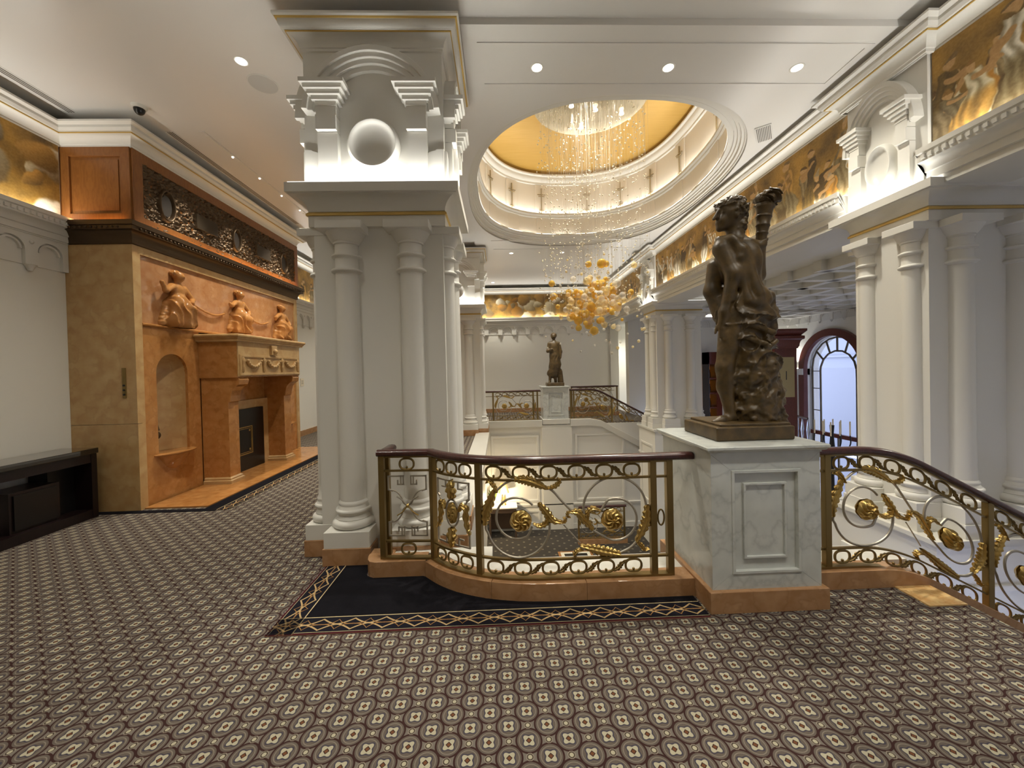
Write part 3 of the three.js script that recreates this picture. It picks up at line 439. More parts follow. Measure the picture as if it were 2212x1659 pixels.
// ---------- kerbs and railings ----------
class Path2 { constructor(pts, n = 200, linear = false) { this.p = []; if (linear) { this.p = pts.map(q => [...q]); } else { const c = new THREE.CatmullRomCurve3(pts.map(q => V(q[0], 0, q[1])), false, 'centripetal'); for (const v of c.getSpacedPoints(n)) this.p.push([v.x, v.z]); } this.s = [0]; for (let i = 1; i < this.p.length; i++) this.s.push(this.s[i - 1] + Math.hypot(this.p[i][0] - this.p[i - 1][0], this.p[i][1] - this.p[i - 1][1])); this.L = this.s[this.s.length - 1]; }
  at(s) { let i = 1; while (i < this.s.length - 1 && this.s[i] < s) i++; const a = this.p[i - 1], b = this.p[i], l = this.s[i] - this.s[i - 1], t = (s - this.s[i - 1]) / l, tx = (b[0] - a[0]) / l, tz = (b[1] - a[1]) / l; return [a[0] + (b[0] - a[0]) * t, a[1] + (b[1] - a[1]) * t, tx, tz]; }
  near(x) { let best = 0, d = 9; for (let i = 0; i < this.p.length; i++) if (Math.abs(this.p[i][0] - x) < d) { d = Math.abs(this.p[i][0] - x); best = this.s[i]; } return best; } }
function bend(g, path, s0, drop = () => 0, ox = 0, oz = 0) { g = bare(g); const a = g.attributes.position; for (let i = 0; i < a.count; i++) { const s = s0 + a.getX(i), y = a.getY(i), n = a.getZ(i), [x, z, tx, tz] = path.at(s); a.setXYZ(i, x - tz * n - ox, y + drop(s), z + tx * n - oz); } g.computeVertexNormals(); return creased(g, 0.9); }
function barsGeo(pts, w = 0.012) { const L = []; for (let i = 1; i < pts.length; i++) { const [a, b] = [pts[i - 1], pts[i]], dx = b[0] - a[0], dy = b[1] - a[1], l = Math.hypot(dx, dy); L.push(new THREE.BoxGeometry(l + w, w, w).rotateZ(Math.atan2(dy, dx)).translate((a[0] + b[0]) / 2, (a[1] + b[1]) / 2, 0)); } return mergeGeometries(L.map(bare)); }
const arcPts = (cx, cy, r, a0, a1, n = 40, ry = r) => arc(cx, cy, r, rad(a0), rad(a1), n, ry).map(p => [p[0], p[1], 0]);
function leafGeo(pts, W, curl = 0.012, lobes = 7) {
  const c = new THREE.CatmullRomCurve3(pts.map(p => V(p[0], p[1], p[2] || 0)), false, 'centripetal'), n = 30, m = 8, pos = [], idx = [];
  for (let side = 0; side < 2; side++) for (let i = 0; i <= n; i++) { const t = i / n, p = c.getPoint(t), d = c.getTangent(t), nx = -d.y, ny = d.x; const w = W * 1.3 * (0.18 + 0.82 * Math.pow(Math.sin(Math.PI * Math.min(1, t * 0.93 + 0.05)), 0.8)) * (0.62 + 0.38 * Math.abs(Math.sin(t * lobes * Math.PI)));
    for (let j = 0; j <= m; j++) { const v = j / m * 2 - 1, rib = 0.5 + 0.5 * Math.cos(v * Math.PI * 3); const z = (1 - v * v) * curl * 1.1 + rib * curl * 0.9 + curl * 0.5 * v * v * Math.sin(t * lobes * 2 * Math.PI) - 0.006; pos.push(p.x + nx * v * w / 2 + d.x * v * v * -w * 0.25, p.y + ny * v * w / 2 + d.y * v * v * -w * 0.25, p.z + (side ? -z * 0.6 - 0.001 : z)); } }
  const o = (n + 1) * (m + 1); for (let s = 0; s < 2; s++) for (let i = 0; i < n; i++) for (let j = 0; j < m; j++) { const a = s * o + i * (m + 1) + j, b = a + m + 1; s ? idx.push(a, a + 1, b, b, a + 1, b + 1) : idx.push(a, b, a + 1, b, b + 1, a + 1); }
  const g = new THREE.BufferGeometry(); g.setAttribute('position', new THREE.Float32BufferAttribute(pos, 3)); g.setIndex(idx); g.computeVertexNormals(); return bare(g);
}
function rosetteGeo(r) { const pos = [], idx = [], n = 48, m = 14; for (let s = 0; s < 2; s++) for (let j = 0; j <= m; j++) for (let i = 0; i < n; i++) { const t = j / m, th = i / n * Math.PI * 2; const sw = Math.pow(Math.abs(Math.cos(4 * th + 4 * t + 0.8 * Math.sin(9 * t))), 1.5), rr = r * t * (1 + (t > 0.9 ? 0.03 * Math.cos(6 * th + 5) : 0)); const z = r * 0.5 * Math.sqrt(Math.max(0, 1 - t * t * 0.98)) + r * 0.34 * sw * t * (1.12 - t) * 2.2 + (t < 0.2 ? r * 0.12 : 0); pos.push(rr * Math.cos(th), rr * Math.sin(th), s ? -z * 0.8 : z); }
  const o = (m + 1) * n; for (let s = 0; s < 2; s++) for (let j = 0; j < m; j++) for (let i = 0; i < n; i++) { const a = s * o + j * n + i, b = s * o + j * n + (i + 1) % n, c = a + n, d = b + n; s ? idx.push(a, c, b, b, c, d) : idx.push(a, b, c, b, d, c); } const g = new THREE.BufferGeometry(); g.setAttribute('position', new THREE.Float32BufferAttribute(pos, 3)); g.setIndex(idx); g.computeVertexNormals(); return bare(g); }
const ringGeo = () => { const g = tube(Array.from({ length: 28 }, (_, i) => { const a = i / 28 * Math.PI * 2, c = Math.cos(a), s = Math.sin(a); return [0.056 * Math.sign(c) * Math.pow(Math.abs(c), 0.75), 0.043 * Math.sign(s) * Math.pow(Math.abs(s), 0.85), 0]; }), 0.0085, 40, 6, true); return mergeGeometries([bare(g), bare(new THREE.SphereGeometry(0.0095, 10, 8).translate(0, -0.026, 0)), bare(new THREE.CylinderGeometry(0.006, 0.008, 0.014, 8).translate(0, -0.036, 0))]); };
const Y = { shoe: 0.133, low: 0.262, top: 0.82, high: 0.93 };
// one scrollwork panel between two posts, drawn flat (u along, y up) and laid on the path
function scrollPanel(G, path, s0, L, drop, ox, oz) {
  const k = L / 1.225, put = g => bend(g.scale(k, 1, 1), path, s0, drop, ox, oz), q = (cx, cy) => [0.294 + (cx / 5.267 + 1020 - 1125) * 0.00322, 0.536 - (cy / 5.267 + 1020 - 1128) * 0.00322, 0];
  const add = (name, g, m) => mesh(name, put(g), m, G, { planar: false });
  for (let i = 0; i < 6; i++) { add('ring', ringGeo().translate(0.115 + i * 0.193, 0.872, 0), railBronze); add('ring', ringGeo().translate(0.115 + i * 0.193, 0.2, 0), railBronze); if (i < 5) { add('link_leaf', leafGeo([[0.165 + i * 0.193, 0.9], [0.2 + i * 0.193, 0.88], [0.225 + i * 0.193, 0.85], [0.262 + i * 0.193, 0.836]], 0.028, 0.006, 5), railBronze); add('link_leaf', leafGeo([[0.165 + i * 0.193, 0.165], [0.205 + i * 0.193, 0.185], [0.225 + i * 0.193, 0.21], [0.262 + i * 0.193, 0.235]], 0.028, 0.006, 5), railBronze); } }
  const sc = (pts, r = 0.0085) => add('scroll_bar', tube(pts, r, 70, 7), railGrey);
  sc([q(165, 600), q(150, 680), ...arcPts(0.278, 0.497, 0.222, 195, 365, 30)]);
  sc([...arcPts(0.272, 0.552, 0.145, 40, 300, 34), q(690, 640)]);
  sc([q(290, 230), q(400, 140), q(520, 92), q(640, 88), q(760, 130), q(860, 190), q(930, 235), q(1030, 350), q(1140, 470)]);
  sc([q(1050, 630), q(1230, 840)], 0.005);
  sc([q(1290, 560), ...arcPts(0.957, 0.604, 0.22, 195, 5, 36)]);
  sc([q(1340, 680), ...arcPts(0.962, 0.527, 0.147, 235, 470, 34), q(1480, 470)]);
  sc([q(1880, 850), q(1800, 920), q(1690, 970)]);
  const lf = (pts, w, c = 0.014, l = 7) => add('acanthus_leaf', leafGeo(pts.map(p => q(...p)), w, c, l), brass);
  lf([[140, 640], [155, 500], [215, 350], [265, 210]], 0.062); lf([[300, 250], [255, 170], [200, 120], [165, 150]], 0.03);
  lf([[500, 92], [640, 105], [760, 150], [880, 210]], 0.06, 0.014, 9); lf([[860, 200], [960, 180], [1010, 120], [985, 80]], 0.03);
  lf([[770, 370], [850, 470], [930, 570], [1050, 600]], 0.05); lf([[870, 520], [850, 600], [770, 630], [700, 600]], 0.034); lf([[1000, 600], [1060, 590], [1070, 555], [1040, 545]], 0.02);
  lf([[1380, 690], [1290, 580], [1200, 490], [1110, 480]], 0.052); lf([[1320, 580], [1330, 490], [1390, 450], [1470, 475]], 0.034); lf([[1160, 480], [1100, 490], [1095, 530], [1130, 540]], 0.02);
  lf([[2010, 430], [2000, 600], [1950, 720], [1870, 850]], 0.062); lf([[1880, 850], [1930, 890], [1970, 940], [2020, 930]], 0.03);
  lf([[1690, 985], [1540, 960], [1390, 920], [1230, 870]], 0.06, 0.014, 9); lf([[1260, 920], [1200, 930], [1165, 970], [1190, 1010]], 0.026);
  add('rosette', rosetteGeo(0.075).translate(0.3, 0.536, 0), brass); add('rosette', rosetteGeo(0.075).translate(0.935, 0.53, 0), brass);
  const nb = 24, long = (y, h, d, name, m) => add(name, new THREE.BoxGeometry(1.225, h, d, nb, 1, 1).translate(0.6125, y, 0), m);
  long(Y.top, 0.014, 0.022, 'rail_bar', railBronze); long(Y.low, 0.014, 0.022, 'rail_bar', railBronze); long(Y.shoe, 0.014, 0.05, 'shoe_bar', railBronze); long(Y.high, 0.012, 0.03, 'rail_bar', railBronze);
}
function barRun(G, path, s0, L, drop, ox, oz) { for (const [y, h, d, n] of [[Y.top, 0.014, 0.022, 'rail_bar'], [Y.low, 0.014, 0.022, 'rail_bar'], [Y.shoe, 0.014, 0.05, 'shoe_bar'], [Y.high, 0.012, 0.03, 'rail_bar']]) mesh(n, bend(new THREE.BoxGeometry(L, h, d, Math.max(1, Math.round(L / 0.04)), 1, 1).translate(L / 2, y, 0), path, s0, drop, ox, oz), railBronze, G, { planar: false }); }
function post(G, path, s, drop, ox, oz, h = 0.94) { const [x, z, tx, tz] = path.at(s); mesh('post', [rbox(0.044, h - 0.125, 0.044, 0.003, 0, (h + 0.125) / 2, 0).rotateY(Math.atan2(-tz, tx)).translate(x - ox, drop(s), z - oz)], railBronze, G); }
function handrail(G, path, s0, s1, drop, ox, oz) {
  const prof = [[-0.036, 0.945], [-0.04, 0.955], [-0.038, 0.972], [-0.026, 0.984], [0, 0.988], [0.026, 0.984], [0.038, 0.972], [0.04, 0.955], [0.036, 0.945], [0.02, 0.936], [-0.02, 0.936]], n = 60, pos = [], R = [];
  for (let i = 0; i <= n; i++) { const s = mix(s0, s1, i / n), [x, z, tx, tz] = path.at(s), d = drop(s); R.push(prof.map(([o, y]) => [x - tz * o - ox, y + d, z + tx * o - oz])); }
  const m = prof.length; for (let i = 0; i < n; i++) for (let j = 0; j < m; j++) { const a = R[i][j], b = R[i + 1][j], c = R[i + 1][(j + 1) % m], e = R[i][(j + 1) % m]; pos.push(...a, ...c, ...b, ...a, ...e, ...c); }
  for (const [k, f] of [[0, 0], [n, 1]]) for (let j = 1; j < m - 1; j++) f ? pos.push(...R[k][0], ...R[k][j + 1], ...R[k][j]) : pos.push(...R[k][0], ...R[k][j], ...R[k][j + 1]);
  const g = new THREE.BufferGeometry(); g.setAttribute('position', new THREE.Float32BufferAttribute(pos, 3)); g.computeVertexNormals(); mesh('handrail', creased(g, 0.8), darkWood, G, { label: 'dark polished wooden handrail' });
}
const flat0 = () => 0;
{ // near railing, from the pillar to the pedestal
  const G = thing('railing', 'ornate brass scrollwork railing from the near pillar to the statue pedestal', 'railing', [0, 0, 0]);
  const P = new Path2([[-0.952, -3.055], [-0.554, -3.03]], 1, true); const C = new Path2([[-0.554, -3.02], [-0.44, -2.905], [-0.31, -2.815], [-0.175, -2.748], [-0.02, -2.698], [0.15, -2.672], [0.4, -2.665], [0.75, -2.664], [1.05, -2.664], [1.335, -2.664]], 240);
  const s3 = C.near(-0.175), s4 = C.near(1.052), s5 = C.near(1.165);
  scrollPanel(G, C, s3, s4 - s3, flat0, 0, 0); barRun(G, C, 0, s3, flat0, 0, 0); barRun(G, C, s4, s5 - s4, flat0, 0, 0); barRun(G, P, 0, P.L, flat0, 0, 0);
  for (const s of [0.012, s3, s4, s5]) post(G, C, s, flat0, 0, 0); post(G, P, 0.0, flat0, 0, 0); post(G, new Path2([[-0.93, -3.1], [-0.93, -3.2]], 1, true), 0.02, flat0, 0, 0);
  mesh('loop', bend(tube(arcPts(0.056, 0.53, 0.022, 0, 360, 24, 0.055).slice(0, -1), 0.006, 36, 6, true), C, s4, flat0), railBronze, G, { planar: false });
  // short section: greek key corners and crossed sprays
  const addP = (n, g, m) => mesh(n, bend(g, P, 0, flat0), m, G, { planar: false }), addC = (n, g, m) => mesh(n, bend(g, C, 0, flat0), m, G, { planar: false });
  addP('ring', ringGeo().translate(0.2, 0.872, 0), railBronze); addP('ring', ringGeo().translate(0.2, 0.2, 0), railBronze);
  for (const sx of [-1, 1]) for (const sy of [-1, 1]) {
    const f = p => [0.2 + sx * p[0], 0.541 + sy * p[1]];
    addP('key_bar', barsGeo([[0.05, 0.17], [0.05, 0.205 - 0.02 + 0.05], [0.15, 0.235], [0.15, 0.13], [0.12, 0.12]].map(f), 0.011), railGrey); addP('key_bar', barsGeo([[0.05, 0.235], [0.03, 0.235], [0.03, 0.17], [0.075, 0.17], [0.075, 0.2]].map(f), 0.01), railGrey);
    addP('spray', tube([[0.0, 0.0, 0], [0.03, 0.02, 0], [0.05, 0.07, 0], [0.09, 0.115, 0], [0.15, 0.13, 0]].map(p => [...f(p), 0]), 0.0065, 24, 6), railGrey); addP('spray', tube([[0.01, 0.01, 0], [0.045, 0.05, 0], [0.085, 0.075, 0]].map(p => [...f(p), 0.004]), 0.005, 12, 6), sy < 0 ? brass : railGrey);
  }
  addP('knot', new THREE.SphereGeometry(0.016, 12, 10).translate(0.2, 0.541, 0), brass);
  // curved section: medallion with urn leaves
  const m = s3 / 2; for (const i of [-1, 0, 1]) { addC('ring', ringGeo().scale(0.9, 1, 1).translate(m + i * 0.125, 0.872, 0), railBronze); addC('ring', ringGeo().scale(0.9, 1, 1).translate(m + i * 0.125, 0.2, 0), railBronze); }
  addC('medallion', tube(arcPts(m, 0.54, 0.062, 0, 360, 32, 0.1).slice(0, -1), 0.008, 48, 6, true), railGrey); addC('medallion_flower', rosetteGeo(0.05).scale(1, 1.6, 0.7).translate(m, 0.54, 0), brass);
  for (const sy of [-1, 1]) { addC('urn_leaf', leafGeo([[m, 0.54 + sy * 0.11, 0], [m, 0.54 + sy * 0.16, 0.01], [m, 0.54 + sy * 0.21, 0.012], [m, 0.54 + sy * 0.25, 0]], 0.075, 0.02, 3), brass);
    for (const sx of [-1, 1]) { addC('key_bar', barsGeo([[0.02, 0.235], [0.155, 0.235], [0.155, 0.12], [0.135, 0.11]].map(p => [m + sx * p[0], 0.541 + sy * p[1]]), 0.011), railGrey); addC('key_bar', barsGeo([[0.06, 0.235], [0.06, 0.185], [0.1, 0.185]].map(p => [m + sx * p[0], 0.541 + sy * p[1]]), 0.01), railGrey); } }
  for (const sx of [-1, 1]) { addC('acanthus_leaf', leafGeo([[0.065, 0.02], [0.085, 0.06], [0.12, 0.05], [0.125, -0.03], [0.14, -0.1], [0.16, -0.14]].map(p => [m + sx * p[0], 0.541 + p[1]]), 0.045, 0.014, 6), brass); addC('scroll_bar', tube([[0.16, 0.12], [0.13, 0.09], [0.115, 0.04], [0.12, 0]].map(p => [m + sx * p[0], 0.541 + p[1], 0]), 0.006, 16, 6), railGrey); }
  handrail(G, new Path2([[-0.93, -3.27], [-0.935, -3.12], [-0.945, -3.05], [-0.985, -3.04]].slice(0, 3), 60), 0, 0.2, flat0, 0, 0); handrail(G, P, -0.03, P.L + 0.012, flat0, 0, 0); handrail(G, C, -0.012, C.L, flat0, 0, 0);
}
{ // railing falling with the stair
  const G = thing('railing', 'brass scrollwork railing going down the stair beside the statue pedestal', 'railing', [0, 0, 0]);
  const P = new Path2([[2.1, -2.664], [6.2, -2.664]], 1, true), D = s => { const x = 2.1 + s; const t = x - 2.78; return t < -0.25 ? 0 : t > 0.25 ? -0.53 * t : -0.53 * (t + 0.25) * (t + 0.25); };
  scrollPanel(G, P, 0.206, 1.2, D, 0, 0); scrollPanel(G, P, 1.406, 1.2, D, 0, 0); barRun(G, P, 0, 0.206, D, 0, 0);
  for (const s of [0.206, 1.406, 2.606]) post(G, P, s, D, 0, 0); handrail(G, P, 0.0, 2.7, D, 0, 0);
}
{ // far railings
  const G = thing('railing', 'far level brass railing between the far pillar and the far pedestal', 'railing', [0, 0, 0]);
  const P = new Path2([[-0.47, -11.0], [1.15, -11.0]], 1, true); scrollPanel(G, P, 0.27, 1.225, flat0, 0, 0); barRun(G, P, 0, 0.27, flat0, 0, 0); barRun(G, P, 1.49, 0.13, flat0, 0, 0); for (const s of [0.25, 1.4, 1.52]) post(G, P, s, flat0, 0, 0); handrail(G, P, 0, 1.62, flat0, 0, 0);
  const H = thing('railing', 'far brass railing going down the far stair beside the far pedestal', 'railing', [0, 0, 0]);
  const Q = new Path2([[1.98, -11.0], [5.2, -11.0]], 1, true), D = s => { const t = 1.98 + s - 2.75; return t < -0.25 ? 0 : t > 0.25 ? -0.54 * t : -0.54 * (t + 0.25) * (t + 0.25); };
  scrollPanel(H, Q, 0.12, 1.1, D, 0, 0); scrollPanel(H, Q, 1.22, 1.1, D, 0, 0); barRun(H, Q, 0, 0.12, D, 0, 0); for (const s of [0.03, 0.12, 1.22, 2.3]) post(H, Q, s, D, 0, 0); handrail(H, Q, 0, 2.35, D, 0, 0);
  const K = thing('railing', 'short level railing with dark handrail behind the far stair', 'railing', [0, 0, 0]);
  const S = new Path2([[2.3, -12.5], [3.85, -12.5]], 1, true); scrollPanel(K, S, 0.2, 1.225, flat0, 0, 0); for (const s of [0.02, 1.52]) post(K, S, s, flat0, 0, 0); handrail(K, S, 0, 1.55, flat0, 0, 0); mesh('shoe', [span(2.28, 3.87, 0, 0.126, -12.56, -12.44)], tanMarble, K);
}
{ // kerb of tan marble blocks under the near railing
  const G = thing('kerb', 'tan marble kerb of curved and straight blocks under the near railing', 'kerb', [0, 0, 0]);
  const F = new Path2([[-0.612, -2.985], [-0.5, -2.872], [-0.35, -2.765], [-0.135, -2.672], [0.09, -2.622], [0.3, -2.605], [0.7, -2.602], [1.31, -2.602]], 120);
  const cuts = [0, 0.13, 0.62, 1.28, F.L], seg = (path, a, b, n) => { const out = [], inn = []; for (let i = 0; i <= n; i++) { const [x, z, tx, tz] = path.at(mix(a, b, i / n)); out.push([x, z]); inn.push([x + tz * 0.15, z - tx * 0.15]); } return [...out, ...inn.reverse()]; };
  const block = pts => { const g = poly(pts.map(p => [p[0], -p[1]]), 0.121, 0.004); g.rotateX(-Math.PI / 2); return g; };
  for (let i = 0; i < cuts.length - 1; i++) mesh('kerb_block', [block(seg(F, cuts[i] + 0.005, cuts[i + 1] - 0.005, i === 3 ? 6 : 12))], tanMarble, G);
  mesh('kerb_block', [block([[-1.0, -3.0], [-0.618, -3.0], [-0.62, -3.14], [-1.09, -3.14], [-1.088, -3.1], [-1.075, -3.05], [-1.05, -3.015]])], tanMarble, G); mesh('kerb_block', [block([[-1.085, -3.145], [-0.9, -3.145], [-0.9, -3.235], [-1.085, -3.235]])], tanMarble, G);
  const H = thing('kerb', 'tan marble kerb running level and then down the stair under the railing', 'kerb', [0, 0, 0]);
  const yk = x => { const t = x - 2.86; return 0.125 + (t < -0.2 ? 0 : t > 0.2 ? -0.52 * t : -0.52 * (t + 0.2) * (t + 0.2) / 0.8); };
  const xs = [2.1, 2.48, 3.2, 4.0, 4.8]; for (let i = 0; i < 4; i++) { const T = [], B = []; for (let k = 0; k <= 10; k++) { const x = mix(xs[i] + 0.002, xs[i + 1] - 0.002, k / 10); T.push([x, yk(x) - 0.004]); B.push([x, Math.min(-0.0, yk(x) - 0.125) - (x > 2.9 ? 0.06 : 0)]); } mesh('kerb_block', [poly([...B, ...T.reverse()], 0.14, 0.004).translate(0, 0, -2.745)], tanMarble, H); }
}
{ // carpet border along the kerb and stone insert of the landing
  const b = thing('carpet_border', 'near-black carpet field edged with a chain border by the near railing', 'carpet', [0, 0, 0]);
  const strip = (x0, z0, L, W, rot) => { const g = new THREE.BoxGeometry(L, 0.006, W); g.deleteAttribute('uv'); const h = bare(g), p = h.attributes.position, uv = new Float32Array(p.count * 2); for (let i = 0; i < p.count; i++) { uv[2 * i] = p.getX(i) + L / 2; uv[2 * i + 1] = p.getZ(i) + W / 2; } h.setAttribute('uv', new THREE.BufferAttribute(uv, 2)); h.rotateY(rot); return h.translate(x0, 0.003, z0); };
  mesh('chain_band', strip(-0.09, -2.452, 2.77, 0.165, 0), chainCarpet, b, { planar: false }); mesh('chain_band', strip(-1.3925, -2.8, 0.86, 0.165, -Math.PI / 2), chainCarpet, b, { planar: false });
  mesh('field', [poly([[1.295, 2.597], [0.7, 2.597], [0.3, 2.599], [0.09, 2.616], [-0.135, 2.666], [-0.35, 2.759], [-0.5, 2.866], [-0.612, 2.978], [-0.635, 2.994], [-1.02, 2.994], [-1.07, 3.02], [-1.095, 3.06], [-1.1, 3.23], [-1.31, 3.23], [-1.31, 2.534], [1.295, 2.534]], 0.0045).rotateX(-Math.PI / 2).translate(0, 0.0005, 0)], navyCarpet, b);
  const h = thing('carpet_border', 'dark carpet strip with a chain border along the fireplace hearth', 'carpet', [0, 0, 0]);
  mesh('field', [span(-3.6, -3.42, 0.0005, 0.005, -4.72, -8.4), span(-5.1, -3.42, 0.0005, 0.0046, -4.64, -4.73)], navyCarpet, h); mesh('chain_band', strip(-3.345, -6.55, 3.75, 0.15, Math.PI / 2), chainCarpet, h, { planar: false });
  mesh('stone_insert', [span(2.735, 2.99, -0.01, 0.008, -2.378, -2.6)], slabMarble, scene, { label: 'pale golden marble slab set in the carpet at the stair head', category: 'stone slab' });
  const st = thing('stair', 'carpeted stair flight going down beside the railing', 'stair', [0, 0, 0]);
  for (let i = 0; i < 8; i++) { mesh('step', [span(3.0 + i * 0.3, 3.3 + i * 0.3, -0.165 * (i + 1) - 0.2, -0.165 * (i + 1), -2.6, 0.5)], carpet, st); }
}
{ // pedestals
  const ped = (label, pos, foot = tanMarble) => {
    const G = thing('pedestal', label, 'pedestal', pos);   // origin: centre of the foot
    const w = 0.36, d = 0.36; mesh('body', [span(-w + 0.02, w - 0.02, 0.12, 1.03, -d + 0.02, d - 0.02)], whiteMarble, G);
    const y0 = 0.14, y1 = 1.02, Z = d - 0.02; const faceSet = put => {
      const ox = [-0.217, 0.217], oy = [0.25, 0.9], ix = [-0.134, 0.134], iy = [0.34, 0.815], e = 0.0015;
      const slab = pts => poly(pts, 0.02, 0.001);
      mesh('slab', [put(slab([[-w, y0], [w, y0], [ox[1] - e, oy[0]], [ox[0] + e, oy[0]]]))], whiteMarble, G); mesh('slab', [put(slab([[ox[0] + e, oy[1]], [ox[1] - e, oy[1]], [w, y1], [-w, y1]]))], whiteMarble, G);
      mesh('slab', [put(slab([[-w, y0 + 0.003], [ox[0], oy[0] + e], [ox[0], oy[1] - e], [-w, y1 - 0.003]]))], whiteMarble, G); mesh('slab', [put(slab([[w, y0 + 0.003], [w, y1 - 0.003], [ox[1], oy[1] - e], [ox[1], oy[0] + e]]))], whiteMarble, G);
      mesh('panel_lip', [put(frameGeo(ox[0] - 0.008, ox[1] + 0.008, oy[0] - 0.008, oy[1] + 0.008, 0.014, 0.024, 0.003))], whiteMarble, G);
      mesh('inner_lip', [put(frameGeo(ix[0] - 0.006, ix[1] + 0.006, iy[0] - 0.006, iy[1] + 0.006, 0.01, 0.012, 0.003))], whiteMarble, G);
    };
    faceSet(g => g.translate(0, 0, Z)); mesh('slab', [span(-w, -w + 0.02, y0, y1, -d, d - 0.021)], whiteMarble, G); mesh('slab', [span(w - 0.02, w, y0, y1, -d, d - 0.021)], whiteMarble, G);
    mesh('cap', [moulding([[-0.01, 1.015], [0.008, 1.018], [0.008, 1.028], ...cove(0.01, 1.03, 0.03, 1.045, -1, 4), [0.034, 1.046], [0.04, 1.052], [0.04, 1.066], [0.034, 1.072], [-0.3, 1.072]], rect(-w, w, d, -d), true)], whiteMarble, G);
    mesh('base', [moulding([[-0.05, 0], [0.028, 0], [0.03, 0.002], [0.03, 0.136], [0.026, 0.14], [-0.05, 0.14]], rect(-w, w, d, -d), true)], foot, G);
    return G;
  };
  ped('white veined marble pedestal under the torch bearing statue', [1.70, 0, -2.785]);
  ped('far white marble pedestal under the far draped statue', [1.565, 0.0, -11.25], copingMarble);
}
